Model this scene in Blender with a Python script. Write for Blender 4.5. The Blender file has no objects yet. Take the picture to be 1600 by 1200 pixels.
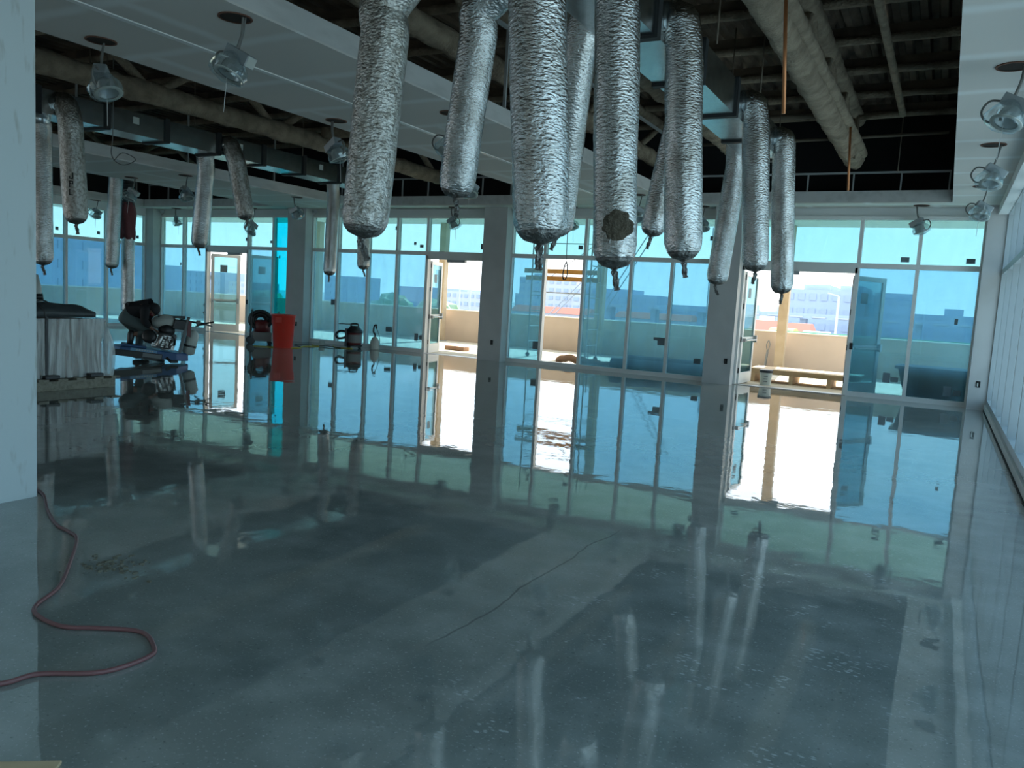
import bpy, bmesh, math, random
from mathutils import Vector, Matrix, noise
random.seed(7)
S = bpy.context.scene
COL = S.collection
PI = math.pi

# ------------------------------------------------------------------ camera
cam_d = bpy.data.cameras.new('camera'); cam = bpy.data.objects.new('camera', cam_d); COL.objects.link(cam)
S.camera = cam
CH = 1.6
_R = [(0.87692843, 0.47708005, 0.05823362), (0.10099423, -0.06445575, -0.99279687), (-0.46989009, 0.87649306, -0.10470541)]
r_, d_, w_ = [Vector(v) for v in _R]
M = Matrix(((r_.x, -d_.x, -w_.x, 0), (r_.y, -d_.y, -w_.y, 0), (r_.z, -d_.z, -w_.z, CH), (0, 0, 0, 1)))
cam.matrix_world = M
cam_d.sensor_fit = 'HORIZONTAL'; cam_d.sensor_width = 36.0
cam_d.lens = 36.0 * 1246.08 / 1600.0
cam_d.clip_start = 0.05; cam_d.clip_end = 3000

# ------------------------------------------------------------------ light, exposure
S.view_settings.view_transform = 'Standard'; S.view_settings.look = 'None'
S.view_settings.gamma = 1.0; S.view_settings.use_curve_mapping = False
S.view_settings.exposure = 0.40
S.cycles.max_bounces = 10; S.cycles.diffuse_bounces = 5; S.cycles.glossy_bounces = 5
S.cycles.transmission_bounces = 4; S.cycles.transparent_max_bounces = 24
S.cycles.sample_clamp_indirect = 6.0
S.cycles.caustics_reflective = True
wd = bpy.data.worlds.new('sky'); S.world = wd; wd.use_nodes = True
nt = wd.node_tree; nt.nodes.clear()
def N(t, typ, **kw):
    n = t.nodes.new(typ)
    for k, v in kw.items(): setattr(n, k, v)
    return n
wo = N(nt, 'ShaderNodeOutputWorld'); bg = N(nt, 'ShaderNodeBackground')
tc = N(nt, 'ShaderNodeTexCoord'); sep = N(nt, 'ShaderNodeSeparateXYZ'); rp = N(nt, 'ShaderNodeValToRGB')
nt.links.new(tc.outputs['Generated'], sep.inputs[0]); nt.links.new(sep.outputs['Z'], rp.inputs[0])
rp.color_ramp.elements[0].position = 0.0; rp.color_ramp.elements[0].color = (1.0, 1.0, 1.0, 1)
rp.color_ramp.elements[1].position = 0.55; rp.color_ramp.elements[1].color = (0.42, 0.66, 0.95, 1)
e_ = rp.color_ramp.elements.new(0.16); e_.color = (0.68, 0.86, 1.0, 1)
cn = N(nt, 'ShaderNodeTexNoise'); cn.inputs['Scale'].default_value = 3.2; cn.inputs['Detail'].default_value = 5
mp = N(nt, 'ShaderNodeMapping'); mp.inputs['Scale'].default_value = (1, 1, 3.5)
nt.links.new(tc.outputs['Generated'], mp.inputs[0]); nt.links.new(mp.outputs[0], cn.inputs['Vector'])
cr = N(nt, 'ShaderNodeValToRGB'); cr.color_ramp.elements[0].position = .45; cr.color_ramp.elements[1].position = .72
nt.links.new(cn.outputs['Fac'], cr.inputs[0])
mx = N(nt, 'ShaderNodeMixRGB'); mx.inputs['Color2'].default_value = (1, 1, 1, 1)
nt.links.new(cr.outputs['Color'], mx.inputs['Fac']); nt.links.new(rp.outputs['Color'], mx.inputs['Color1'])
nt.links.new(mx.outputs['Color'], bg.inputs['Color']); bg.inputs['Strength'].default_value = 2.6
nt.links.new(bg.outputs[0], wo.inputs[0])
sun_d = bpy.data.lights.new('sun', 'SUN'); sun = bpy.data.objects.new('sun', sun_d); COL.objects.link(sun)
sun_d.energy = 14.0; sun_d.angle = math.radians(0.6); sun_d.color = (1.0, 0.94, 0.82)
sun.rotation_euler = (-Vector((-0.12, 1.0, 0.86))).to_track_quat('-Z', 'Y').to_euler()

# ------------------------------------------------------------------ material helpers
def pbr(name, color, rough=0.6, metal=0.0, ior=1.5, bump=None, var=None, coat=0, alpha=1):
    """bump=(scale, strength, distance, stretch); var=(color2, scale, lo, hi, stretch)"""
    m = bpy.data.materials.new(name); m.use_nodes = True; t = m.node_tree
    b = t.nodes['Principled BSDF']
    b.inputs['Base Color'].default_value = (*color, 1); b.inputs['Roughness'].default_value = rough
    b.inputs['Metallic'].default_value = metal; b.inputs['IOR'].default_value = ior
    b.inputs['Coat Weight'].default_value = coat
    c = N(t, 'ShaderNodeTexCoord')
    def mapped(st):
        mm = N(t, 'ShaderNodeMapping'); mm.inputs['Scale'].default_value = st
        t.links.new(c.outputs['Object'], mm.inputs[0]); return mm.outputs[0]
    if var:
        c2, sc, lo, hi, st = var
        n = N(t, 'ShaderNodeTexNoise'); n.inputs['Scale'].default_value = sc; n.inputs['Detail'].default_value = 6
        t.links.new(mapped(st), n.inputs['Vector'])
        r = N(t, 'ShaderNodeValToRGB'); r.color_ramp.elements[0].position = lo; r.color_ramp.elements[1].position = hi
        r.color_ramp.elements[0].color = (*color, 1); r.color_ramp.elements[1].color = (*c2, 1)
        t.links.new(n.outputs['Fac'], r.inputs[0]); t.links.new(r.outputs['Color'], b.inputs['Base Color'])
    if bump:
        sc, stg, dist, st = bump
        n = N(t, 'ShaderNodeTexNoise'); n.inputs['Scale'].default_value = sc; n.inputs['Detail'].default_value = 4
        t.links.new(mapped(st), n.inputs['Vector'])
        bp = N(t, 'ShaderNodeBump'); bp.inputs['Strength'].default_value = stg; bp.inputs['Distance'].default_value = dist
        t.links.new(n.outputs['Fac'], bp.inputs['Height']); t.links.new(bp.outputs[0], b.inputs['Normal'])
    return m

def glass(name, tint, gloss=0.05, dirt_haze=0.0, dirt_haze_col=(.5, .6, .65)):
    m = bpy.data.materials.new(name); m.use_nodes = True; t = m.node_tree; t.nodes.clear()
    o = N(t, 'ShaderNodeOutputMaterial'); tr = N(t, 'ShaderNodeBsdfTransparent'); g = N(t, 'ShaderNodeBsdfGlossy')
    tr.inputs[0].default_value = (*tint, 1); g.inputs['Roughness'].default_value = 0.0
    g.inputs['Color'].default_value = (.8, .95, 1, 1)
    mxs = N(t, 'ShaderNodeMixShader'); fr = N(t, 'ShaderNodeLayerWeight'); fr.inputs['Blend'].default_value = .15
    mu = N(t, 'ShaderNodeMath', operation='MULTIPLY_ADD'); mu.inputs[1].default_value = .35; mu.inputs[2].default_value = gloss
    t.links.new(fr.outputs['Fresnel'], mu.inputs[0]); t.links.new(mu.outputs[0], mxs.inputs[0])
    t.links.new(tr.outputs[0], mxs.inputs[1]); t.links.new(g.outputs[0], mxs.inputs[2])
    last = mxs.outputs[0]
    if dirt_haze > 0:
        df = N(t, 'ShaderNodeBsdfTranslucent'); df.inputs[0].default_value = (*dirt_haze_col, 1)  # film of dirt, tinted so it also lays a haze veil over the view
        c = N(t, 'ShaderNodeTexCoord'); mm = N(t, 'ShaderNodeMapping'); mm.inputs['Scale'].default_value = (2, 2, .8)
        n = N(t, 'ShaderNodeTexNoise'); n.inputs['Scale'].default_value = 2.5; n.inputs['Detail'].default_value = 7
        t.links.new(c.outputs['Object'], mm.inputs[0]); t.links.new(mm.outputs[0], n.inputs['Vector'])
        r = N(t, 'ShaderNodeMapRange'); r.inputs['From Min'].default_value = .35; r.inputs['From Max'].default_value = .8
        r.inputs['To Min'].default_value = dirt_haze * .75; r.inputs['To Max'].default_value = dirt_haze * 1.25
        t.links.new(n.outputs['Fac'], r.inputs['Value'])
        m2 = N(t, 'ShaderNodeMixShader'); t.links.new(r.outputs[0], m2.inputs[0])
        t.links.new(last, m2.inputs[1]); t.links.new(df.outputs[0], m2.inputs[2]); last = m2.outputs[0]
    t.links.new(last, o.inputs[0]); return m

WHT = (1, 1, 1)
MT = {}
MT['paint'] = pbr('painted_drywall', (.74, .76, .75), .75, var=((.68, .71, .70), 1.2, .4, .7, WHT))
MT['scuffed'] = pbr('scuffed_column_paint', (.55, .62, .63), .7, var=((.36, .38, .35), 5, .58, .75, (1, 2.5, .5)))
MT['column'] = pbr('column_drywall', (.56, .56, .55), .8, var=((.50, .50, .49), 2, .4, .7, WHT))
MT['fascia'] = pbr('fascia_drywall', (.60, .60, .58), .85, var=((.50, .50, .48), 6, .45, .7, (1, .3, 1)))
MT['alu'] = pbr('white_aluminium', (.78, .78, .76), .4)
MT['alud'] = pbr('grey_aluminium', (.40, .42, .42), .45)
MT['fin'] = pbr('blue_grey_mullion', (.42, .47, .49), .45)
MT['gasket'] = pbr('black_rubber', (.02, .02, .02), .6)
MT['black'] = pbr('plenum_black', (.012, .013, .014), .9)
MT['deck'] = pbr('sprayed_metal_deck', (.15, .11, .075), .95, var=((.05, .038, .028), 1.5, .4, .65, WHT), bump=(30, .5, .02, WHT))
MT['spray'] = pbr('spray_fireproofing', (.30, .245, .175), .95, var=((.17, .132, .092), 5, .35, .7, WHT), bump=(28, .9, .03, WHT))
MT['brownpipe'] = pbr('dusty_pipe', (.14, .11, .08), .8)
MT['copper'] = pbr('copper_pipe', (.55, .22, .09), .4, .6)
MT['steel'] = pbr('galvanized_steel', (.62, .66, .67), .24, 1.0, bump=(3, .12, .02, WHT), var=((.50, .54, .55), 7, .4, .7, WHT))
MT['flange'] = pbr('black_duct_mastic', (.015, .017, .018), .6)
MT['foil'] = pbr('foil_sleeve', (.68, .69, .68), .17, 1.0, bump=(30, 1.0, .014, (1, 1, 2.0)), var=((.44, .43, .40), 5.0, .42, .68, (1, 1, .6)))
MT['foildull'] = pbr('dusty_foil_sleeve', (.60, .59, .56), .28, .95, bump=(38, 1.0, .016, (1, 1, 1.4)), var=((.36, .34, .30), 24, .42, .62, (1, 1, .8)))
MT['foildark'] = pbr('gathered_foil_end', (.20, .20, .19), .35, .85, bump=(30, 1.0, .03, WHT))
MT['flexblack'] = pbr('black_ribbed_liner', (.03, .03, .03), .5)
MT['maroon'] = pbr('maroon_fabric', (.16, .045, .05), .7, bump=(8, .8, .03, WHT))
MT['cord'] = pbr('red_cord', (.20, .085, .085), .42)
MT['greycable'] = pbr('grey_cable', (.16, .16, .15), .5)
MT['string'] = pbr('white_twine', (.6, .6, .58), .8)
MT['box'] = pbr('lamp_driver_box', (.34, .38, .40), .4, .6)
MT['refl'] = pbr('lamp_reflector', (.5, .54, .55), .25, .5)
MT['hole'] = pbr('ceiling_hole_dark', (.02, .014, .01), .9)
MT['rust'] = pbr('hole_ring_brown', (.16, .07, .045), .8)
MT['cardboard'] = pbr('taupe_cardboard', (.46, .41, .37), .8)
MT['tarp'] = pbr('dark_grey_tarp', (.055, .065, .068), .45, bump=(5, .8, .04, WHT))
MT['wood'] = pbr('pallet_wood', (.30, .28, .22), .8, var=((.19, .17, .13), 4, .4, .7, (1, 6, 6)))
MT['plywood'] = pbr('plywood', (.62, .46, .28), .7, var=((.52, .37, .22), 3, .4, .7, (1, 4, 1)))
MT['plank'] = pbr('orange_scaffold_plank', (.55, .27, .06), .7)
MT['red'] = pbr('red_plastic', (.66, .045, .028), .38, var=((.52, .07, .05), 9, .55, .8, (1, 1, .3)))
MT['redd'] = pbr('dark_red_plastic', (.14, .02, .022), .4)
MT['blackp'] = pbr('black_plastic', (.018, .020, .022), .4)
MT['greyp'] = pbr('grey_plastic', (.22, .23, .23), .5)
MT['whitep'] = pbr('white_plastic', (.55, .58, .54), .45)
MT['blue'] = pbr('blue_machine_paint', (.035, .11, .27), .35)
MT['lblue'] = pbr('light_blue_decal', (.18, .38, .58), .4)
MT['metal'] = pbr('dull_metal', (.45, .45, .44), .35, .9)
MT['pants'] = pbr('grey_green_trousers', (.10, .135, .135), .85, bump=(9, .6, .02, WHT))
MT['shirt'] = pbr('black_shirt', (.012, .013, .016), .8, bump=(9, .6, .02, WHT))
MT['skin'] = pbr('skin', (.22, .12, .085), .55)
MT['cap'] = pbr('black_cap', (.014, .015, .018), .7)
MT['yellow'] = pbr('yellow_cord', (.50, .42, .04), .5)
MT['sticker'] = pbr('dark_grey_label', (.15, .21, .24), .6)
MT['parapet'] = pbr('tan_stucco', (.58, .48, .40), .9, var=((.53, .44, .365), 1.5, .4, .7, WHT))
MT['parapetcap'] = pbr('pale_cap', (.8, .78, .7), .7)
MT['terrace'] = pbr('terrace_concrete', (.62, .58, .48), .85, var=((.50, .46, .38), 1.2, .4, .7, WHT))
MT['post'] = pbr('tan_post', (.48, .38, .26), .8, var=((.40, .31, .20), 3, .4, .7, WHT))
MT['overhang'] = pbr('overhang_soffit', (.82, .81, .77), .8)
MT['roller'] = pbr('black_membrane_roll', (.02, .024, .028), .5)
MT['bin'] = pbr('black_bin_plastic', (.012, .016, .022), .5, var=((.08, .09, .09), 38, .70, .78, WHT))
MT['brick'] = pbr('clay_block', (.42, .25, .16), .8)
MT['scaff'] = pbr('scaffold_steel', (.30, .33, .35), .5, .3)
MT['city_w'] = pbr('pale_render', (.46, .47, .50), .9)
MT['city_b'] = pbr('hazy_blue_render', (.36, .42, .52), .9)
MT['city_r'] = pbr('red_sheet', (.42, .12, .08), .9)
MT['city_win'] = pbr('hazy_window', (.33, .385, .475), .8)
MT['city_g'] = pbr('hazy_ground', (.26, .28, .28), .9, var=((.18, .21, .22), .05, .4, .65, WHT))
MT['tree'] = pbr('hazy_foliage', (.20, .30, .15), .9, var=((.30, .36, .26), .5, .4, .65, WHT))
MT['green'] = pbr('green_edge', (.05, .42, .26), .6)

MT['glass_hi'] = glass('tinted_upper_glass', (.40, .585, .62), .02, .10, (.30, .62, .68))
MT['glass_lo'] = glass('tinted_lower_glass', (.315, .52, .605), .02, .18, (.32, .62, .78))
MT['glass_cyan'] = glass('doubled_cyan_glass', (.04, .47, .55), .03, .02, (.05, .4, .5))
MT['glass_door'] = glass('door_glass', (.43, .63, .67), .05, .12, (.3, .5, .55))
MT['glass_side'] = glass('pale_blue_glass', (.68, .80, .84), .04, .02)
MT['glass_fill'] = glass('added_fill_glass', (.40, .42, .41), .04, .02)
MT['glass_clear'] = glass('clear_glass', (.90, .93, .93), .02, .01)
MT['film'] = glass('clear_plastic_film', (.93, .95, .95), .12, .16, (.6, .66, .66))

def wrapmat():
    m = bpy.data.materials.new('stretch_wrap'); m.use_nodes = True; t = m.node_tree; t.nodes.clear()
    o = N(t, 'ShaderNodeOutputMaterial'); tr = N(t, 'ShaderNodeBsdfTransparent'); p = N(t, 'ShaderNodeBsdfPrincipled')
    p.inputs['Base Color'].default_value = (.72, .76, .75, 1); p.inputs['Roughness'].default_value = .22
    c = N(t, 'ShaderNodeTexCoord'); mm = N(t, 'ShaderNodeMapping'); mm.inputs['Scale'].default_value = (9, 9, .9)
    mm.inputs['Rotation'].default_value = (.12, .1, 0)
    n = N(t, 'ShaderNodeTexNoise'); n.inputs['Scale'].default_value = 1.7; n.inputs['Detail'].default_value = 6; n.inputs['Distortion'].default_value = .6
    t.links.new(c.outputs['Object'], mm.inputs[0]); t.links.new(mm.outputs[0], n.inputs['Vector'])
    bp = N(t, 'ShaderNodeBump'); bp.inputs['Distance'].default_value = .05; bp.inputs['Strength'].default_value = 1
    t.links.new(n.outputs['Fac'], bp.inputs['Height']); t.links.new(bp.outputs[0], p.inputs['Normal'])
    r = N(t, 'ShaderNodeMapRange'); r.inputs['From Min'].default_value = .38; r.inputs['From Max'].default_value = .68
    r.inputs['To Min'].default_value = .25; r.inputs['To Max'].default_value = .85
    t.links.new(n.outputs['Fac'], r.inputs['Value'])
    mxs = N(t, 'ShaderNodeMixShader'); t.links.new(r.outputs[0], mxs.inputs[0])
    t.links.new(tr.outputs[0], mxs.inputs[1]); t.links.new(p.outputs[0], mxs.inputs[2]); t.links.new(mxs.outputs[0], o.inputs[0])
    return m
MT['wrap'] = wrapmat()

def soffitmat():
    m = bpy.data.materials.new('taped_gypsum_board'); m.use_nodes = True; t = m.node_tree
    b = t.nodes['Principled BSDF']; b.inputs['Roughness'].default_value = .85
    c = N(t, 'ShaderNodeTexCoord'); mm = N(t, 'ShaderNodeMapping'); mm.inputs['Scale'].default_value = (1, 1, 1)
    mm.inputs['Location'].default_value = (.35, .2, 0); mm.inputs['Rotation'].default_value = (0, 0, 0)
    br = N(t, 'ShaderNodeTexBrick'); br.inputs['Scale'].default_value = 1.0; br.inputs['Mortar Size'].default_value = .13
    br.inputs['Mortar Smooth'].default_value = .9; br.inputs['Brick Width'].default_value = 2.4; br.inputs['Row Height'].default_value = 1.2
    br.inputs['Color1'].default_value = (.62, .60, .56, 1); br.inputs['Color2'].default_value = (.65, .63, .59, 1)
    br.inputs['Mortar'].default_value = (.74, .75, .73, 1)
    nz = N(t, 'ShaderNodeTexNoise'); nz.inputs['Scale'].default_value = 2.2; nz.inputs['Detail'].default_value = 4
    t.links.new(c.outputs['Object'], nz.inputs['Vector'])
    va = N(t, 'ShaderNodeVectorMath', operation='MULTIPLY_ADD'); va.inputs[1].default_value = (.12, .12, 0)
    t.links.new(nz.outputs['Color'], va.inputs[0]); t.links.new(c.outputs['Object'], va.inputs[2])
    t.links.new(va.outputs[0], mm.inputs[0]); t.links.new(mm.outputs[0], br.inputs['Vector'])
    t.links.new(br.outputs['Color'], b.inputs['Base Color'])
    return m
MT['soffit'] = soffitmat()

def floormat():
    m = bpy.data.materials.new('polished_concrete'); m.use_nodes = True; t = m.node_tree
    b = t.nodes['Principled BSDF']; L = t.links.new
    b.inputs['IOR'].default_value = 2.0
    c = N(t, 'ShaderNodeTexCoord')
    def nz(scale, detail=5, st=WHT, dist=0):
        mm = N(t, 'ShaderNodeMapping'); mm.inputs['Scale'].default_value = st
        n = N(t, 'ShaderNodeTexNoise'); n.inputs['Scale'].default_value = scale; n.inputs['Detail'].default_value = detail
        n.inputs['Distortion'].default_value = dist
        L(c.outputs['Object'], mm.inputs[0]); L(mm.outputs[0], n.inputs['Vector']); return n.outputs['Fac']
    def rng(v, a, b_, c_, d__):
        r = N(t, 'ShaderNodeMapRange'); r.inputs['From Min'].default_value = a; r.inputs['From Max'].default_value = b_
        r.inputs['To Min'].default_value = c_; r.inputs['To Max'].default_value = d__; L(v, r.inputs['Value']); return r.outputs[0]
    def mth(op, a, b_):
        q = N(t, 'ShaderNodeMath', operation=op)
        for i, v in enumerate((a, b_)):
            if isinstance(v, (int, float)): q.inputs[i].default_value = v
            elif v is not None: L(v, q.inputs[i])
        return q.outputs[0]
    def mixc(f, a, b_):
        q = N(t, 'ShaderNodeMixRGB')
        L(f, q.inputs[0])
        for i, v in ((1, a), (2, b_)):
            if isinstance(v, tuple): q.inputs[i].default_value = (*v, 1)
            else: L(v, q.inputs[i])
        return q.outputs[0]
    big = rng(nz(.55, 4), .38, .64, 0, 1)
    col = mixc(big, (.19, .215, .20), (.29, .31, .285))
    mid = rng(nz(3.0, 6), .42, .7, 0, .5)
    col = mixc(mid, col, (.40, .42, .40))
    # fine aggregate speckle
    sp = nz(70, 4); spk = rng(sp, .60, .72, 0, .55); col = mixc(spk, col, (.55, .58, .56))
    sd = rng(nz(52, 4), .62, .74, 0, .5); col = mixc(sd, col, (.07, .085, .085))
    # dusty shoe marks : clustered blotches of small dashes
    vo = N(t, 'ShaderNodeTexVoronoi'); vo.inputs['Scale'].default_value = 22
    vm = N(t, 'ShaderNodeMapping'); vm.inputs['Rotation'].default_value = (0, 0, .6); vm.inputs['Scale'].default_value = (1, 2.1, 1)
    L(c.outputs['Object'], vm.inputs[0]); L(vm.outputs[0], vo.inputs['Vector'])
    dash = rng(vo.outputs['Distance'], .22, .34, 1, 0)
    patch = rng(nz(3.4, 3, WHT, .8), .555, .60, 0, 1)
    sx = N(t, 'ShaderNodeSeparateXYZ'); L(c.outputs['Object'], sx.inputs[0])
    inx = mth('MULTIPLY', rng(sx.outputs['X'], -1.9, -1.4, 0, 1), rng(sx.outputs['X'], -.2, .3, 1, 0))
    iny = mth('MULTIPLY', rng(sx.outputs['Y'], 1.8, 2.3, 0, 1), rng(sx.outputs['Y'], 5.5, 6.5, 1, 0))
    foot = mth('MULTIPLY', mth('MULTIPLY', dash, patch), mth('MULTIPLY', inx, iny))
    foot = mth('MULTIPLY', foot, .55)
    col = mixc(foot, col, (.62, .66, .65))
    # control joint along y at x=-1.93
    wob = mth('MULTIPLY', mth('SUBTRACT', nz(1.6, 3, (0, 1, 0)), .5), .16)
    dx = mth('ABSOLUTE', mth('ADD', mth('SUBTRACT', sx.outputs['X'], -1.93), wob), None)
    ln = mth('MULTIPLY', rng(dx, .003, .009, 1, 0), mth('MULTIPLY', rng(sx.outputs['Y'], 2.9, 3.1, 0, 1), rng(sx.outputs['Y'], 5.1, 5.4, 1, 0)))
    col = mixc(mth('MULTIPLY', ln, .5), col, (.02, .025, .025))
    L(col, b.inputs['Base Color'])
    ro = rng(nz(1.3, 5), .35, .7, .008, .030)
    ro = mth('ADD', ro, mth('MULTIPLY', spk, .08)); ro = mth('ADD', ro, mth('MULTIPLY', foot, .4))
    L(ro, b.inputs['Roughness'])
    bp = N(t, 'ShaderNodeBump'); bp.inputs['Strength'].default_value = 1.0; bp.inputs['Distance'].default_value = 1.0
    h = mth('ADD', mth('MULTIPLY', nz(.9, 2), .0030), mth('ADD', mth('MULTIPLY', nz(3.0, 3), .0013), mth('MULTIPLY', nz(9.0, 2), .00006)))
    L(h, bp.inputs['Height']); L(bp.outputs[0], b.inputs['Normal'])
    return m
MT['floor'] = floormat()

# ------------------------------------------------------------------ mesh builder
class MB:
    def __init__(s): s.bm = bmesh.new()
    def poly(s, pts):
        vs = [s.bm.verts.new(p) for p in pts]
        return s.bm.faces.new(vs)
    def hexa(s, c):
        v = [s.bm.verts.new(p) for p in c]
        for f in ((0, 3, 2, 1), (4, 5, 6, 7), (0, 1, 5, 4), (1, 2, 6, 5), (2, 3, 7, 6), (3, 0, 4, 7)):
            s.bm.faces.new([v[i] for i in f])
        return s
    def box(s, x0, x1, y0, y1, z0, z1, T=None):
        c = [(x0, y0, z0), (x1, y0, z0), (x1, y1, z0), (x0, y1, z0), (x0, y0, z1), (x1, y0, z1), (x1, y1, z1), (x0, y1, z1)]
        if T: c = [T(*p) for p in c]
        return s.hexa(c)
    def sweep(s, pts, rad, seg=12, fn=None, caps=True, ell=1.0):
        pts = [Vector(p) for p in pts]; n = len(pts)
        if not hasattr(rad, '__len__'): rad = [rad] * n
        up = None; rings = []
        for i, p in enumerate(pts):
            t = (pts[min(i + 1, n - 1)] - pts[max(i - 1, 0)]).normalized()
            if up is None:
                a = Vector((0, 0, 1)) if abs(t.z) < .9 else Vector((1, 0, 0))
                u = t.cross(a).normalized()
            else:
                u = (up - t * up.dot(t)).normalized()
            up = u; v = t.cross(u)
            ring = []
            for k in range(seg):
                a = 2 * PI * k / seg; r = rad[i]
                if fn: r *= fn(i, a)
                ring.append(s.bm.verts.new(p + u * math.cos(a) * r + v * math.sin(a) * r * ell))
            rings.append(ring)
        for i in range(n - 1):
            for k in range(seg):
                s.bm.faces.new((rings[i][k], rings[i][(k + 1) % seg], rings[i + 1][(k + 1) % seg], rings[i + 1][k]))
        if caps:
            s.bm.faces.new(rings[0][::-1]); s.bm.faces.new(rings[-1])
        return s
    def lathe(s, prof, seg=24, c=(0, 0, 0), ax=None, caps=True):
        c = Vector(c); q = Vector((0, 0, 1)).rotation_difference(Vector(ax or (0, 0, 1)).normalized())
        rings = [[s.bm.verts.new(c + q @ Vector((r * math.cos(2 * PI * k / seg), r * math.sin(2 * PI * k / seg), z))) for k in range(seg)] for r, z in prof]
        for i in range(len(prof) - 1):
            for k in range(seg):
                s.bm.faces.new((rings[i][k], rings[i][(k + 1) % seg], rings[i + 1][(k + 1) % seg], rings[i + 1][k]))
        if caps:
            s.bm.faces.new(rings[0][::-1]); s.bm.faces.new(rings[-1])
        return s
    def build(s, name, mat, parent=None, smooth=False, bevel=0, kind=None):
        bmesh.ops.recalc_face_normals(s.bm, faces=s.bm.faces[:])
        me = bpy.data.meshes.new(name)
        if smooth:
            for f in s.bm.faces: f.smooth = True
        s.bm.to_mesh(me); s.bm.free()
        me.materials.append(mat if not isinstance(mat, str) else MT[mat])
        o = bpy.data.objects.new(name, me); COL.objects.link(o)
        if parent: o.parent = parent; o.matrix_parent_inverse = parent.matrix_basis.inverted()
        if bevel:
            b = o.modifiers.new('b', 'BEVEL'); b.width = bevel; b.segments = 2; b.limit_method = 'ANGLE'
        if kind: o['kind'] = kind
        return o

def spline(pts, sub=8):
    pts = [Vector(p) for p in pts]; out = []
    P = [pts[0] * 2 - pts[1]] + pts + [pts[-1] * 2 - pts[-2]]
    for i in range(1, len(P) - 2):
        p0, p1, p2, p3 = P[i - 1:i + 3]
        for k in range(sub):
            t = k / sub
            out.append(.5 * ((2 * p1) + (-p0 + p2) * t + (2 * p0 - 5 * p1 + 4 * p2 - p3) * t * t + (-p0 + 3 * p1 - 3 * p2 + p3) * t ** 3))
    out.append(pts[-1]); return out

def tag(o, label, cat, group=None):
    o['label'] = label; o['category'] = cat
    if group: o['group'] = group
    return o
def thing(name, label, cat, loc=(0, 0, 0), rz=0, group=None):
    o = bpy.data.objects.new(name, None); COL.objects.link(o); o.location = loc; o.rotation_euler = (0, 0, rz)
    o.empty_display_size = .1
    bpy.context.view_layer.update()
    return tag(o, label, cat, group)
def structure(name, loc=(0, 0, 0)):
    o = bpy.data.objects.new(name, None); COL.objects.link(o); o.location = loc; o['kind'] = 'structure'; o.empty_display_size = .1
    return o
def child(mb, name, mat, parent, **kw):
    """mesh built in the parent's own coordinates"""
    o = mb.build(name, mat, None, **kw); o.parent = parent; return o
def copy_tree(o, parent=None):
    c = o.copy(); COL.objects.link(c)
    if parent: c.parent = parent
    for ch in list(o.children):
        copy_tree(ch, c)
    return c
def strc(mb, name, mat, **kw): return mb.build(name, mat, kind='structure', **kw)

# ------------------------------------------------------------------ room shell
XL, XR, YF, YB = -23.8, 0.83, 18.25, -7.0
ZS, ZD = 3.92, 5.75
strc(MB().box(XL - .25, XR + .25, YB, YF + .12, -.3, 0), 'floor', 'floor')
# corrugated roof deck
mb = MB(); prof = []; x = XL - .2
while x < XR + .3:
    prof += [(x, ZD), (x + .09, ZD), (x + .12, ZD + .08), (x + .21, ZD + .08)]; x += .24
for a, b in zip(prof[:-1], prof[1:]):
    mb.poly([(a[0], YB, a[1]), (b[0], YB, b[1]), (b[0], YF + .2, b[1]), (a[0], YF + .2, a[1])])
strc(mb, 'ceiling', 'deck')
strc(MB().box(XL - .3, XR + .5, YB, YF + .3, ZD + .1, ZD + .25), 'ceiling.001', 'black')
# soffits (gypsum bands) : S1 between bays 1/2, S2 between bays 2/3, right, far and left perimeter bands
YO = 17.45
def band(name, x0, x1, y0, y1, mat='soffit'):
    return strc(MB().box(x0, x1, y0, y1, ZS, ZS + .02), name, mat)
band('ceiling.002', -8.0, -5.5, YB, YO); band('ceiling.003', -17.6, -14.8, YB, YO)
band('ceiling.004', -.13, XR, YB, YO); band('ceiling.005', XL, XR, YO, YF - .02); band('ceiling.006', XL, -23.35, YB, YO)
band('ceiling.007', -5.5, -.13, YB, .3); band('ceiling.008', -14.8, -8.0, YB, .3)
# inner fascia boards of each bay
ti = [0]
def trim(mb, mat, **kw):
    ti[0] += 1; return strc(mb, 'trim_%d' % ti[0], mat, **kw)
FH = .235
for x0, x1, sgn in ((-5.5, -5.5, 1), (-8.0, -8.0, -1), (-.13, -.13, -1), (-14.8, -14.8, 1), (-17.6, -17.6, -1), (-23.35, -23.35, 1)):
    a, b = sorted((x0, x0 - sgn * .016)); trim(MB().box(a, b, YB, YO, ZS + .02, ZS + FH), 'fascia')
for x0, x1 in ((-5.5, -.13), (-14.8, -8.0), (-23.35, -17.6)):
    trim(MB().box(x0 + .02, x1 - .02, YO, YO + .016, ZS + .02, ZS + FH), 'fascia')
# plenum walls (near-black above the soffits) and header walls
strc(MB().box(XL - .3, XR + .5, YF + .0, YF + .15, 3.74, ZD + .1), 'wall_far', 'paint')
strc(MB().box(XL - .2, XR + .4, YF - .05, YF - .01, ZS + .03, ZD), 'wall_far.001', 'black')
strc(MB().box(XR + .12, XR + .45, YB, YF, 3.80, ZD + .1), 'wall_right', 'paint')
strc(MB().box(XR + .06, XR + .11, YB, YF - .06, ZS + .03, ZD), 'wall_right.001', 'black')
strc(MB().box(XL - .3, XL, YB, YF, 3.74, ZD + .1), 'wall_left', 'paint')
strc(MB().box(XL + .01, XL + .05, YB, YF - .06, ZS + .03, ZD), 'wall_left.001', 'black')
strc(MB().box(XL - .3, XR + .5, YB - .2, YB, 3.74, ZD + .1), 'wall_back', 'paint')
# dropped white box at the ceiling edge over the right wall
trim(MB().box(.66, XR + .12, YB, YF - .45, 3.74, ZS - .002), 'paint')
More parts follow.
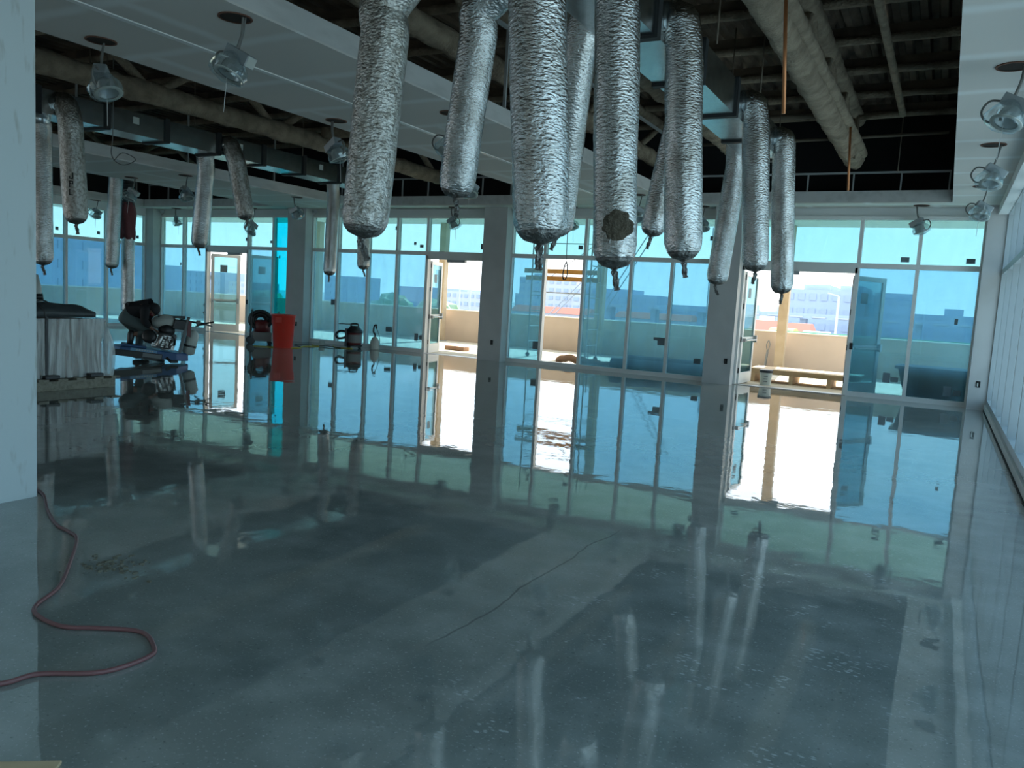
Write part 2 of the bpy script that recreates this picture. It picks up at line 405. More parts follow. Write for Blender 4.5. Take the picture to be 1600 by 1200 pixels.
# linear slot in soffit S1
trim(MB().box(-6.86, -6.845, YB, 17.3, ZS - .006, ZS - .001), 'black')
trim(MB().box(-6.842, -6.77, YB, 17.3, ZS - .012, ZS - .001), 'alu')
# columns of the far wall, in front of the glazing
for x0, x1 in ((XL, -23.42), (-17.42, -16.72), (-10.66, -9.98), (-4.72, -4.1), (.50, XR + .16)):
    trim(MB().box(x0, x1, 17.86, YF + .1, 0, ZS - .002), 'column')
# near column at the left edge of the view
trim(MB().box(-6.35, -5.6, 1.2, 3.34, 0, ZS - .002), 'scuffed')
# base curb of right wall
strc(MB().box(.80, XR + .2, YB, 17.85, 0, .115), 'baseboard_right', 'paint')
strc(MB().box(.792, .7995, YB, 17.85, 0, .02), 'baseboard_right.001', 'black')
# header drip boxes over columns
for x in (-23.25, -16.6, -9.85, -17.5):
    trim(MB().box(x, x + .08, 17.98, 18.1, 3.80, 3.88), 'alud')

# ------------------------------------------------------------------ glazing
wn = [0]
def window(T, u0, u1, z0=.0, z1=3.74, ztr=2.73, mats=('glass_lo', 'glass_hi'), v0=-.07, v1=.07, stk=(), fw=.035, upper_only=False, gv=0.02, fm='alu'):
    """one bay: u along the wall, v outwards"""
    wn[0] += 1; w = structure('window_%d' % wn[0])
    f = MB()
    zb = z0 if not upper_only else ztr - .05
    for a, b in ((u0, u0 + fw), (u1 - fw, u1)): f.box(a, b, v0, v1, zb, z1, T)
    f.box(u0 + fw, u1 - fw, v0, v1, z1 - .07, z1, T)
    f.box(u0 + fw, u1 - fw, v0, v1, ztr - .05, ztr + .05, T)
    if not upper_only: f.box(u0 + fw, u1 - fw, v0, v1, z0, z0 + .10, T)
    child(f, 'window_frame', fm, w)
    if mats[0] and not upper_only: child(MB().box(u0 + fw, u1 - fw, gv, gv + .012, z0 + .10, ztr - .05, T), 'window_pane', mats[0], w)
    if mats[1]: child(MB().box(u0 + fw, u1 - fw, gv, gv + .012, ztr + .05, z1 - .07, T), 'window_pane', mats[1], w)
    for (u, z, a, b) in stk:
        child(MB().box(u, u + a, gv - .004, gv - .001, z, z + b, T), 'window_sticker', 'sticker', w)
    return w
TF = lambda u, v, z: (u, YF - .02 + v, z)
TL = lambda u, v, z: (XL - .05 - v, u, z)
TR = lambda u, v, z: (XR + .15 + v, u, z)
k = 1.008
def st(*a): return a
# far wall, left section
window(TF, -23.42, -22.32, stk=[(-22.55, 2.1, .06, .1)])
window(TF, -22.32, -21.22, stk=[(-21.42, .55, .1, .08), (-21.4, .8, .05, .1)])
window(TF, -21.22, -19.36, upper_only=True, stk=[(-19.55, 2.95, .1, .1)])
window(TF, -19.36, -18.30, stk=[(-18.5, 2.9, .1, .08)])
window(TF, -18.30, -17.42, mats=('glass_cyan', 'glass_cyan'), stk=[(-18.1, .75, .06, .08), (-18.12, 2.45, .05, .08)])
# middle section
window(TF, -16.72, -15.74, stk=[(-16.0, 1.15, .18, .16)])
window(TF, -15.74, -14.63)
window(TF, -14.63, -13.61, stk=[(-13.95, .5, .22, .14), (-13.75, 3.35, .07, .1)])
window(TF, -13.61, -12.60, stk=[(-12.95, .32, .12, .2), (-12.78, .36, .12, .12), (-12.9, 2.88, .12, .08), (-13.1, 2.95, .08, .08)])
window(TF, -12.60, -10.66, upper_only=True, stk=[(-10.95, 2.87, .16, .15)])
# centre right section
window(TF, -9.98, -9.02, stk=[(-9.25, .38, .16, .2), (-9.22, 2.9, .1, .1)])
window(TF, -9.02, -7.93, mats=(None, 'glass_hi'), stk=[(-8.15, 2.93, .12, .1)])
window(TF, -7.93, -6.71)
window(TF, -6.71, -5.71, stk=[(-6.05, .85, .28, .07), (-5.95, .74, .18, .12)])
window(TF, -5.71, -4.72, stk=[(-5.05, .38, .16, .12), (-4.9, 3.2, .1, .1)])
# right section
window(TF, -4.10, -1.73, upper_only=True, stk=[(-3.9, 2.88, .16, .1)])
window(TF, -1.73, -.62, stk=[(-.95, 2.83, .16, .1), (-1.05, .35, .14, .2), (-.9, .37, .14, .1)])
window(TF, -.62, .50, stk=[(.22, 2.83, .16, .1), (.08, .18, .14, .2), (.26, .2, .13, .12), (.14, 1.62, .06, .12)])
# left wall
ys = [17.86, 16.47, 15.12, 13.8, 12.45, 11.1, 9.75, 8.4, 7.05, 5.7, 4.35]
for a, b in zip(ys[1:], ys[:-1]):
    window(TL, a, b, stk=[(b - .3, 2.9, .1, .1)])
# right wall : deep mullions
yy = [17.86, 16.2, 14.75, 13.33, 12.0, 10.65, 9.35, 8.0, 6.65, 5.3, 3.95, 2.6, 1.25, -.1, -1.45, -2.8, -4.2, -5.6, YB]
for a, b in zip(yy[1:], yy[:-1]):
    window(TR, a, b, z0=.115, z1=3.80, ztr=2.66, mats=('glass_side', 'glass_side'), v0=-.15, v1=.22, gv=.19, fm='fin')

TB = lambda u, v, z: (u, YB - .05 - v, z)  # unseen back wall glazing, added to light the room from behind the camera
xs = [XL + i * (XR + .1 - XL) / 13 for i in range(14)]
for a, b in zip(xs[:-1], xs[1:]):
    window(TB, a, b, mats=('glass_fill', 'glass_fill'))

# ------------------------------------------------------------------ doors
dn = [0]
def leafparts(w, H, parent, pre):
    f = MB(); st_, tp, bt = .10, .10, .26
    f.box(0, st_, -.022, .022, .01, H); f.box(w - st_, w, -.022, .022, .01, H)
    f.box(st_, w - st_, -.022, .022, H - tp, H); f.box(st_, w - st_, -.022, .022, .01, bt)
    f.box(st_, w - st_, -.020, .020, 1.02, 1.07)
    leaf = child(f, 'door_leaf', 'alu', parent)
    child(MB().box(st_, w - st_, -.005, .005, bt, H - tp), 'glass_pane', 'glass_door', leaf)
    child(MB().box(.28, .5, -.009, -.006, 1.95, 2.18), 'paper_notice', 'sticker', leaf)
    h = MB(); h.sweep([(st_ + .05, -.09, 1.0), (w - .06, -.09, 1.0)], .015, 8); h.box(w - .09, w - .03, -.1, -.02, .94, 1.10); h.box(.05, .09, -.1, -.02, .96, 1.04)
    child(h, 'push_bar', 'metal', leaf)
    return leaf
def door(u0, u1, leaves, closer):
    dn[0] += 1; d = structure('door_%d' % dn[0])
    f = MB(); z1 = 2.68
    for a, b in ((u0, u0 + .05), (u1 - .05, u1)): f.box(a, b, -.07, .07, 0, z1, TF)
    f.box(u0, u1, -.07, .07, 2.57, z1, TF)
    child(f, 'door_frame', 'alu', d)
    child(MB().box(u0, u1, -.08, .09, 0, .012, TF), 'threshold', 'metal', d)
    c = (u0 + u1) / 2 + closer
    child(MB().box(c - .28, c + .28, -.10, .0, 2.50, 2.57, TF), 'door_closer', 'alud', d)
    for side, ang, w in leaves:
        e = bpy.data.objects.new('door_leaf_hinge', None); COL.objects.link(e)
        leaf = leafparts(w, 2.53, d, '')
        px = u0 + .07 if side == 'l' else u1 - .07
        leaf.location = (px, YF + .06, 0); leaf.rotation_euler = (0, 0, math.radians(ang))
        bpy.data.objects.remove(e)
        for z in (.25, .95, 1.7, 2.35):
            child(MB().lathe([(.014, z), (.014, z + .12)], 8, (0, 0, 0)), 'hinge', 'gasket', leaf)
    child(MB().box(u1 - .01, u1 + .05, -.085, -.07, .98, 1.12, TF), 'strike_box', 'gasket', d)
door(-21.22, -19.36, [('l', 48, .9), ('r', 62, .9)], .35)
door(-12.60, -10.66, [('l', 105, .93)], .0)
door(-4.10, -1.73, [('l', 87, 1.05), ('r', 58, 1.05)], -.25)

# ------------------------------------------------------------------ outside: terrace
strc(MB().box(-31, 6, YF + .12, 25.2, -.3, -.02), 'floor.001', 'terrace')
strc(MB().box(-31, XL - .25, YB, YF + .12, -.3, -.02), 'floor.002', 'terrace')
PH = 1.10
par = structure('wall_parapet')
child(MB().box(-31, 6, 24.75, 24.95, -.02, PH), 'parapet_wall', 'parapet', par)
child(MB().box(-31, -30.8, YB, 24.75, -.02, PH), 'parapet_wall', 'parapet', par)
child(MB().box(-31, 6, 24.72, 24.98, PH, PH + .03), 'parapet_cap', 'parapetcap', par)
child(MB().box(-31.03, -30.77, YB, 24.72, PH, PH + .03), 'parapet_cap', 'parapetcap', par)
child(MB().box(-4.5, 1.5, 24.99, 25.01, PH - .2, PH + .06), 'parapet_edge_strip', 'green', par)
strc(MB().box(-31.2, 6, YF + .16, 24.75, 4.2, 4.6), 'ceiling.009', 'overhang')
strc(MB().box(-31.2, XL - .31, YB, YF + .16, 4.2, 4.6), 'ceiling.010', 'overhang')
for i, (x, lb) in enumerate(((-4.19, 'tan post outside the right doorway, between pallet and parapet'), (-9.95, 'post behind the scaffold, outside the centre windows'),
                             (-16.1, 'post outside beside the middle doorway'), (-22.0, 'leftmost terrace post outside the far windows'))):
    p = thing('terrace_post', lb, 'post', (x, 24.3, -.02), group='posts holding up the terrace roof')
    child(MB().box(-.13, .13, -.13, .13, 0, 4.215), 'post_shaft', 'post', p, bevel=.01)
    child(MB().box(-.17, .17, -.17, .17, 0, .03), 'base_plate', 'scaff', p)

# pallet with plywood outside the right door
p = thing('plywood_pallet', 'tan plywood sheet on a low wooden pallet outside the right doorway', 'pallet', (-2.75, 20.3, -.02), 0)
child(MB().box(-1.35, 1.15, -.6, .6, .30, .325), 'plywood_sheet', 'plywood', p)
mb = MB()
for y in (-.55, 0, .5): mb.box(-1.3, 1.1, y, y + .07, .2, .30)
child(mb, 'stringer', 'plywood', p)
for x in (-1.28, -.4, .45, 1.0): child(MB().box(x, x + .09, -.58, .58, 0, .2), 'pallet_block', 'plywood', p)
p = thing('paint_bucket', 'white paint bucket with dark lid just outside the right doorway', 'bucket', (-3.55, 19.05, -.02))
child(MB().lathe([(.12, 0), (.14, .30), (.145, .31)], 24), 'bucket_body', 'whitep', p, smooth=False)
child(MB().lathe([(.152, .29), (.152, .35), (.12, .36)], 24), 'lid', 'blackp', p)
mb = MB()
for z in (.08, .14, .2): mb.box(-.02, .07, -.139, -.132, z, z + .02)
child(mb, 'bucket_label', 'greyp', p)
# door hook tool leaning on parapet
p = thing('shovel', 'long handled tool leaning on the parapet outside the right doorway', 'tool', (-4.6, 24.5, 0))
child(MB().sweep([(0, -.15, 0), (0, .1, .55)], .035, 8), 'tool_head', 'greyp', p)
mb = MB(); mb.sweep(spline([(0, .1, .5), (-.05, .12, .7), (0, .14, .84), (.05, .12, .7), (0, .1, .5)], 5), .015, 6)
child(mb, 'loop_handle', 'greyp', p)
# membrane rolls
for i, (y, z, x0, x1, r, lb) in enumerate(((18.75, .16, -7.25, -4.3, .17, 'black roll lying against the glass outside the centre windows'),
                                       (19.15, .20, -7.0, -4.0, .20, 'second dark roll, lying behind the black roll outside the centre windows'))):
    p = thing('membrane_roll', lb, 'roll', ((x0 + x1) / 2, y, z - .01), group='rolls outside the centre windows'); h = (x1 - x0) / 2
    child(MB().sweep([(-h, 0, 0), (h, 0, 0)], r, 28), 'rolled_sheet', 'roller', p, smooth=False)
    child(MB().lathe([(.05, 0), (.05, 2 * h + .04)], 14, (-h - .02, 0, 0), (1, 0, 0)), 'core_tube', 'cardboard', p)
# black bin
p = thing('rolling_bin', 'large black plastic tilt bin outside the rightmost window', 'bin', (-.02, 19.1, -.02))
mb = MB(); mb.hexa([(-.62, -.42, .08), (.62, -.42, .08), (.62, .42, .08), (-.62, .42, .08), (-.78, -.5, .68), (.72, -.5, .68), (.72, .5, .68), (-.78, .5, .68)])
child(mb, 'bin_body', 'bin', p, bevel=.03)
mb = MB(); mb.box(-.84, .76, -.55, .55, .66, .72); child(mb, 'rim', 'bin', p, bevel=.015)
for x, y in ((-.5, -.35), (.5, -.35), (-.5, .35), (.5, .35)):
    child(MB().lathe([(.05, 0), (.05, .04)], 14, (x, y - .02, .05), (0, 1, 0)), 'wheel', 'blackp', p)
# blocks & debris outside middle door, coil pile outside open bay
for i, (x, y, a, lb) in enumerate(((-13.15, 20.5, .3, 'left clay block on the terrace floor outside the middle doorway'), (-12.72, 20.45, -.4, 'right clay block on the terrace floor outside the middle doorway'))):
    p = thing('clay_block', lb, 'block', (x, y, -.02), a, 'clay blocks outside the middle doorway')
    mb = MB(); mb.box(-.2, .2, -.1, .1, 0, .13)
    child(mb, 'block_body', 'brick', p, bevel=.01)
p = tag(MB().sweep(spline([(-9.1, 19.5, .05), (-8.8, 19.45, .14), (-8.4, 19.5, .10), (-7.9, 19.45, .06), (-7.5, 19.5, .03)], 6), .10, 10, lambda i, a: 1 + .15 * math.sin(i * 1.3 + a)).build('crumpled_sheet', 'brick', smooth=True),
        'crumpled brown sheet lying outside the unglazed window opening', 'sheet')
p = thing('pipe_stand', 'thin upright rod on a foot outside the unglazed window opening', 'rod', (-8.1, 19.2, -.02))
child(MB().sweep([(0, 0, 0), (.0, 0, .72)], .012, 8), 'rod', 'brownpipe', p)
child(MB().sweep([(-.2, 0, .03), (.25, .05, .06)], .03, 8), 'foot', 'brownpipe', p)
# scaffold
p = thing('scaffold_tower', 'grey tubular scaffold tower on the terrace behind the unglazed window opening', 'scaffold', (-9.9, 20.9, -.02))
for x in (-.85, 1.0):
    mb = MB()
    for y in (0, .75):
        mb.sweep([(x, y, .1), (x, y, 3.9)], .022, 8)
    for z in (.45, .9, 1.35, 1.8, 2.25, 2.7, 3.15, 3.6): mb.sweep([(x, .0, z), (x, .75, z)], .016, 6)
    child(mb, 'end_frame', 'scaff', p)
    for y in (0, .75): child(MB().lathe([(.06, 0), (.06, .04)], 12, (x, y - .02, .06), (0, 1, 0)), 'caster_wheel', 'blackp', p)
for y, z in ((0, 1.9), (.75, 1.9), (0, 2.9), (0, 3.3)): child(MB().sweep([(-.85, y, z), (1.0, y, z)], .014, 6), 'rail', 'scaff', p)
for z0, z1, y in ((2.2, 3.5, .75),): child(MB().sweep([(-.85, y, z0), (1.0, y, z1)], .011, 6), 'cross_brace', 'scaff', p)
for i, (y, z, lb) in enumerate(((-.02, 2.42, 'upper orange plank across the scaffold tower'), (.1, 2.22, 'lower orange plank across the scaffold tower'))):
    tag(MB().box(-11.0, -8.7, 20.9 + y, 20.94 + y, z - .0, z + .13).build('scaffold_plank', 'plank'), lb, 'plank', 'orange planks on the scaffold')

# ------------------------------------------------------------------ city
GZ = -8.0
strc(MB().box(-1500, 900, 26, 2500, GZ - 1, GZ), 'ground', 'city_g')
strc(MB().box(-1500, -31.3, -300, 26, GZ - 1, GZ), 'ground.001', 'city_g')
def building(x, y, w, d, top, mat, label, rows=0, cols=0, group='hazy buildings on the skyline', rz=0, extra=()):
    b = thing('distant_building', label, 'building', (x, y, GZ), rz, group)
    child(MB().box(-w / 2, w / 2, 0, d, 0, top - GZ), 'building_walls', mat, b)
    for (ex, ew, eh) in extra: child(MB().box(ex, ex + ew, 2, d - 1, top - GZ, top - GZ + eh), 'roof_house', mat, b)
    H = top - GZ
    if rows:
        a_, c_ = w / cols * .28, H / rows * .22; o0 = None
        for r in range(rows):
            for c in range(cols):
                if H * (r + .5) / rows < H * .35: continue      # lower storeys hide behind the parapet
                if o0 is None: o = o0 = child(MB().box(-a_, a_, -.15, .0, -c_, c_), 'building_window', 'city_win', b)
                else: o = o0.copy(); COL.objects.link(o)
                o.location = (-w / 2 + w * (c + .5) / cols, 0, H * (r + .5) / rows)
    return b
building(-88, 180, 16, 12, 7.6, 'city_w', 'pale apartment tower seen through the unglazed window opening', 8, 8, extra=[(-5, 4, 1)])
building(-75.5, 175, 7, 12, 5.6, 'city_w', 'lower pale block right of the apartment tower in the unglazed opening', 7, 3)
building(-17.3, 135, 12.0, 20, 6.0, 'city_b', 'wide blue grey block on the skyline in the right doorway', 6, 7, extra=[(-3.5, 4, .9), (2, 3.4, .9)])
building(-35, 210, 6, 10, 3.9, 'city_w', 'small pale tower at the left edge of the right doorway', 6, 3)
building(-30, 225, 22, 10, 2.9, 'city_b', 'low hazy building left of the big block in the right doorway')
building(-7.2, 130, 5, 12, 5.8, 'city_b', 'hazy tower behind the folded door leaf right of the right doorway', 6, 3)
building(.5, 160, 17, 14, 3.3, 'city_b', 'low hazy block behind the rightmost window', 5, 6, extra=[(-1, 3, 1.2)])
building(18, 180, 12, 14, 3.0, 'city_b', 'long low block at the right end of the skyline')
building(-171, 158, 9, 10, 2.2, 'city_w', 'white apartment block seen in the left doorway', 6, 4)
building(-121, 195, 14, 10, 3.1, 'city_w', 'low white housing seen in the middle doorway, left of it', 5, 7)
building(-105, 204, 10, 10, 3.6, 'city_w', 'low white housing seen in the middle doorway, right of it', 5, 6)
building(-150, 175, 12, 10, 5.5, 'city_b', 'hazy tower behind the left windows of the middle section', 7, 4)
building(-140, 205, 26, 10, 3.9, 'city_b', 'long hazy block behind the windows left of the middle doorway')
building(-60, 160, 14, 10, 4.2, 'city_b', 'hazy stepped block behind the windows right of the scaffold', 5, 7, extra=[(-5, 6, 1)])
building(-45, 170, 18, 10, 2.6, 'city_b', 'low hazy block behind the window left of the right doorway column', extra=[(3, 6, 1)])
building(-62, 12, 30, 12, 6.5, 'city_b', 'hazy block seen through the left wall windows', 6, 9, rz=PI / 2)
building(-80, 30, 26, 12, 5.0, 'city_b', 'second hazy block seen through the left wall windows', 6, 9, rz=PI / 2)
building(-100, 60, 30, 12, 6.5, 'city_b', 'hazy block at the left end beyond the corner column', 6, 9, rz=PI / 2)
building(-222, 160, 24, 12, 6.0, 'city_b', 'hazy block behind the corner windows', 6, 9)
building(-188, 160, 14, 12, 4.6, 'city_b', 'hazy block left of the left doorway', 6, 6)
# low red sheds and site
for i, (x, y, w, h, m, lb) in enumerate(((-16.9, 88, 3.0, 9.0, 'city_r', 'red roofed shed left of the post in the right doorway'), (-13.7, 88, 2.2, 8.9, 'city_r', 'red roofed shed right of the post in the right doorway'),
                                      (-62, 128, 15, 8.8, 'city_r', 'long red roofed shed in the unglazed window opening'), (-47, 140, 14, 8.7, 'city_r', 'red roofed shed behind the windows right of the scaffold'),
                                      (-12.7, 72, 2, 8.5, 'plank', 'orange trailer left of the post in the right doorway'), (-9.9, 72, 2, 8.4, 'city_w', 'white trailer near the lamp post in the right doorway'))):
    b = thing('site_shed', lb, 'shed', (x, y, GZ), group='low sheds on the building site')
    child(MB().box(-w / 2, w / 2, 0, 5, 0, h - 1.1), 'shed_walls', 'city_w', b)
    child(MB().hexa([(-w / 2 - .3, -.3, h - 1.1), (w / 2 + .3, -.3, h - 1.1), (w / 2 + .3, 5.3, h - 1.1), (-w / 2 - .3, 5.3, h - 1.1), (-w / 2, 1.5, h), (w / 2, 1.5, h), (w / 2, 3.5, h), (-w / 2, 3.5, h)]), 'shed_roof', m, b)
b = thing('viaduct', 'grey elevated road crossing behind the right doorway', 'viaduct', (-18, 118, GZ))
child(MB().box(-32, 32, 0, 6, 9.4, 10.1), 'road_deck', 'city_b', b)
mb = MB()
for i in range(21): mb.box(-31.5 + i * 3, -29.7 + i * 3, -.2, .1, 9.55, 9.75)
child(mb, 'panel_band', 'city_w', b)
for i in range(9): child(MB().box(-30 + i * 7.4, -29.2 + i * 7.4, 2, 4, 0, 9.4), 'pier', 'city_b', b)
for (x, y, H, lb) in ((-9.0, 80, 11.7, 'lamp post in the right doorway'), (-92, 150, 13.5, 'lamp post in the left half of the middle doorway'), (-67, 106, 11.6, 'lamp post in the middle doorway, nearer its right jamb'), (-150, 140, 15, 'lamp post in the left doorway')):
    b = thing('street_lamp', 'distant ' + lb, 'lamp post', (x, y, GZ), group='street lamps beyond the parapet')
    child(MB().sweep([(0, 0, 0), (0, 0, H)], .12, 8), 'pole', 'city_w', b)
    child(MB().sweep([(0, 0, H), (-1.0, 0, H + .25)], .08, 6), 'arm', 'city_w', b)
def tree(x, y, r, top, label):
    b = thing('distant_tree', label, 'tree', (x, y, GZ), group='trees beyond the parapet')
    child(MB().sweep([(0, 0, 0), (0, 0, top - GZ - r)], .25, 6), 'trunk', 'brownpipe', b)
    bm = bmesh.new(); bmesh.ops.create_icosphere(bm, subdivisions=3, radius=r)
    for v in bm.verts:
        v.co *= 1 + .35 * noise.noise(v.co * 1.1 + Vector((x, y, 0))); v.co.z = v.co.z * .8 + top - GZ - r * .7
    mb = MB(); mb.bm.free(); mb.bm = bm; child(mb, 'crown', 'tree', b)
tree(-96, 128, 4.2, .9, 'leafy tree seen at the left of the middle doorway'); tree(-85.5, 128, 3.6, .6, 'leafy tree seen in the centre of the middle doorway')
tree(-75, 112, 4.0, .4, 'leafy tree seen at the right of the middle doorway'); tree(-135, 132, 4.5, .3, 'tree seen at the foot of the left doorway view')
# crane booms
for x0, z0, x1, z1, lb in ((-47.0, -1, -34.5, 19.8, 'taller distant crane with two parallel slanting booms, right of the centre scaffold'), (-56.0, -2, -44.0, 10.0, 'lower distant crane with two parallel slanting booms, seen behind the scaffold')):
    b = thing('crane', lb, 'crane', (x0, 112, GZ), group='distant cranes')
    for dx in (0, .9): child(MB().sweep([(dx, 0, z0 - GZ), (dx + x1 - x0, 0, z1 - GZ)], .09, 6), 'boom', 'scaff', b)
    child(MB().box(-2.2, 1.6, -1, 2, 0, z0 - GZ + .6), 'cab', 'city_r', b)
b = thing('mast', 'thin distant mast behind the window left of the right doorway column', 'mast', (-29.2, 110, GZ))
child(MB().sweep([(0, 0, 0), (0, 0, 21)], .09, 6), 'pole', 'scaff', b)

# ------------------------------------------------------------------ overhead steel
def wob(i, a, s=0, amp=.10): return 1 + amp * noise.noise(Vector((math.cos(a) * 1.6, math.sin(a) * 1.6 + s, i * .55)))
def chord(x, y0, y1, z, r, s=0, dx=0):
    n = int((y1 - y0) / .12); pts = [(x + dx * i / n, y0 + (y1 - y0) * i / n, z) for i in range(n + 1)]
    return MB().sweep(pts, r, 14, lambda i, a: wob(i, a, s, .22))
def truss(x, y0, y1, zb, rb, zt, rt, step, label, double=False):
    t = thing('steel_truss', label, 'truss', (x, 0, 0), group='fireproofed trusses over the room')
    child(chord(0, y0, y1, zb, rb, x), 'bottom_chord', 'spray', t, smooth=True)
    if double: child(chord(.17, y0, y1 - .3, zb + .05, rb * .5, x + 3), 'side_flange', 'spray', t, smooth=True)
    child(chord(0, y0, y1, zt, rt, x + 9), 'top_chord', 'spray', t, smooth=True)
    y = y0 + step / 2; up = True
    while y < y1 - step:
        a, b = ((0, y, zb), (0, y + step, zt)) if up else ((0, y, zt), (0, y + step, zb))
        pts = [Vector(a).lerp(Vector(b), q / 8) for q in range(9)]
        child(MB().sweep(pts, rb * .42, 10, lambda i, an: wob(i, an, y, .2)), 'web_member', 'spray', t, smooth=True)
        y += step; up = not up
    return t
truss(-1.88, -2, 17.0, 4.68, .18, 5.42, .13, .95, 'thick sprayed truss running over the right bay towards the right doorway', True)
truss(-3.95, -2, 16.4, 4.75, .16, 5.5, .11, 1.4, 'sprayed truss over the right bay, just left of the silver duct')
truss(-5.80, -2, 17.0, 4.75, .15, 5.5, .10, 1.4, 'sprayed truss along the gypsum band left of the big foil sleeves')
truss(-11.55, 0, 17.3, 4.55, .17, 5.45, .12, 1.35, 'brown sprayed truss over the middle bay, right of its duct')
truss(-19.5, 2, 17.3, 4.65, .16, 5.45, .11, 1.4, 'brown sprayed truss over the far left bay')
for (x0, x1, y, lb) in ((-11.36, -8.05, 12.6, 'sprayed cross beam joining the middle bay truss near the hanging lamp'), (-11.36, -8.05, 6.3, 'sprayed cross beam over the middle bay, nearest the camera')):
    n = int((x1 - x0) / .15); tag(MB().sweep([(x0 + (x1 - x0) * i / n, y, 4.72) for i in range(n + 1)], .12, 12, lambda i, a: wob(i, a, y, .2)).build('cross_beam', 'spray', smooth=True), lb, 'beam')
places = ['first', 'second', 'third', 'fourth', 'fifth', 'sixth', 'seventh', 'eighth', 'ninth', 'tenth', 'eleventh']
for i in range(11):
    y = 17.2 - i * 1.52
    j = thing('roof_joist', 'sprayed roof joist across the room, %s counted from the far glass wall' % places[i], 'joist', (0, y, 0), group='roof joists under the metal deck')
    pts = [(XL + .1 + (XR - XL - .1) * q / 60, 0, 5.56) for q in range(61)]
    child(MB().sweep(pts, .065, 8, lambda a, b: wob(a * 2, b, y, .35)), 'joist_chord', 'spray', j, smooth=True)
    child(MB().box(XL + .1, XR, -.012, .012, 5.58, ZD), 'joist_web', 'deck', j)
# pipes
def pipe(name, pts, r, mat, label, cat='pipe', sub=1, group=None):
    return tag(MB().sweep(spline(pts, sub) if sub > 1 else pts, r, 12).build(name, mat, smooth=True), label, cat, group)
t = thing('sprinkler_pipe', 'brown pipe with an elbow hanging under the deck right of the thick truss', 'pipe')
child(MB().sweep([(-1.04, 1, 5.2), (-1.03, 15.7, 5.2)], .055, 12), 'long_run', 'spray', t, smooth=True)
child(MB().sweep([(-1.05, 15.7, 5.2), (-1.75, 15.7, 5.18)], .05, 12), 'elbow_run', 'spray', t, smooth=True)
child(MB().sweep([(-1.75, 15.7, 5.2), (-1.75, 15.9, 4.5)], .03, 10), 'drop', 'spray', t, smooth=True)
pipe('copper_pipe', [(-1.64, 8, 4.8), (-1.55, 8, 3.50)], .018, 'copper', 'copper pipe end hanging in front of the thick truss', group='hanging copper pipe ends')
pipe('copper_pipe', [(-1.66, 14, 4.72), (-1.60, 14, 3.66)], .018, 'copper', 'copper pipe end hanging by the far end of the thick truss', group='hanging copper pipe ends')
pipe('conduit', [(-5.4, 16.6, 5.0), (-3.2, 16.6, 5.0), (-.3, 16.6, 5.05)], .03, 'brownpipe', 'thin horizontal conduit near the far end of the right bay', 'conduit')
pipe('conduit', [(-5.4, 15.9, 5.3), (-2.2, 15.9, 5.3)], .05, 'brownpipe', 'thicker horizontal conduit behind the silver duct', 'conduit')
for x, y, z0, lb in ((-3.2, 8.6, 4.5, 'left of the near silver duct flange'), (-2.5, 8.9, 4.5, 'beside the fourth foil sleeve elbow'), (-2.5, 11.2, 4.5, 'right of the silver duct over its middle'),
                     (-3.2, 12.4, 4.5, 'left of the far duct end'), (-1.1, 17.0, 4.45, 'near the far fascia right of the truss end'), (-2.95, 15.0, 4.3, 'past the far end of the silver duct'), (-12.9, 8.6, 4.5, 'beside the middle bay duct near the left column'),
                     (-12.9, 10.7, 4.5, 'beside the middle bay duct at its centre'), (-12.9, 13.6, 4.5, 'beside the middle bay duct at its far part')):
    pipe('threaded_rod', [(x, y, 5.84), (x, y + .02, z0)], .010, 'brownpipe', 'thin hanging rod ' + lb, 'rod', group='thin hanger rods')
# stud framing above the fascias
def studs(name, pts, zlo, zhi, label, gap=.82):
    t = thing('stud_framing', label, 'framing', group='metal stud framing above the fascias')
    a, b = Vector(pts[0]), Vector(pts[1]); L = (b - a).length; d = (b - a) / L; nrm = Vector((-d.y, d.x, 0))
    def T(u, v, z): q = a + d * u + nrm * v; return (q.x, q.y, z)
    child(MB().box(0, L, -.03, .03, zhi, zhi + .035, T), 'top_rail', 'alud', t)
    n = max(2, int(L / gap))
    for i in range(n + 1):
        u = min(L - .03, L * i / n); child(MB().box(u, u + .028, -.02, .02, zlo, zhi, T), 'stud', 'alud', t)
studs('s', [(-5.4, YO + .08, 0), (-.2, YO + .08, 0)], ZS + .02, 4.5, 'metal studs and rail above the far fascia of the right bay')
studs('s', [(-14.7, YO + .08, 0), (-8.1, YO + .08, 0)], ZS + .02, 4.6, 'metal studs and rail above the far fascia of the middle bay')
studs('s', [(-23.2, YO + .08, 0), (-17.7, YO + .08, 0)], ZS + .02, 4.6, 'metal studs and rail above the far fascia of the left bay')
studs('s', [(-14.9, 2, 0), (-14.9, 17.3, 0)], ZS + .02, 5.4, 'tall studs standing over the left edge of the middle bay', 2.4)
studs('s', [(-23.5, 2, 0), (-23.5, 17.3, 0)], ZS + .02, 5.2, 'tall studs standing over the left wall windows', 2.4)
studs('s', [(-5.55, 2, 0), (-5.55, 17.3, 0)], ZS + .02, 5.2, 'tall studs standing over the left edge of the right bay', 2.4)

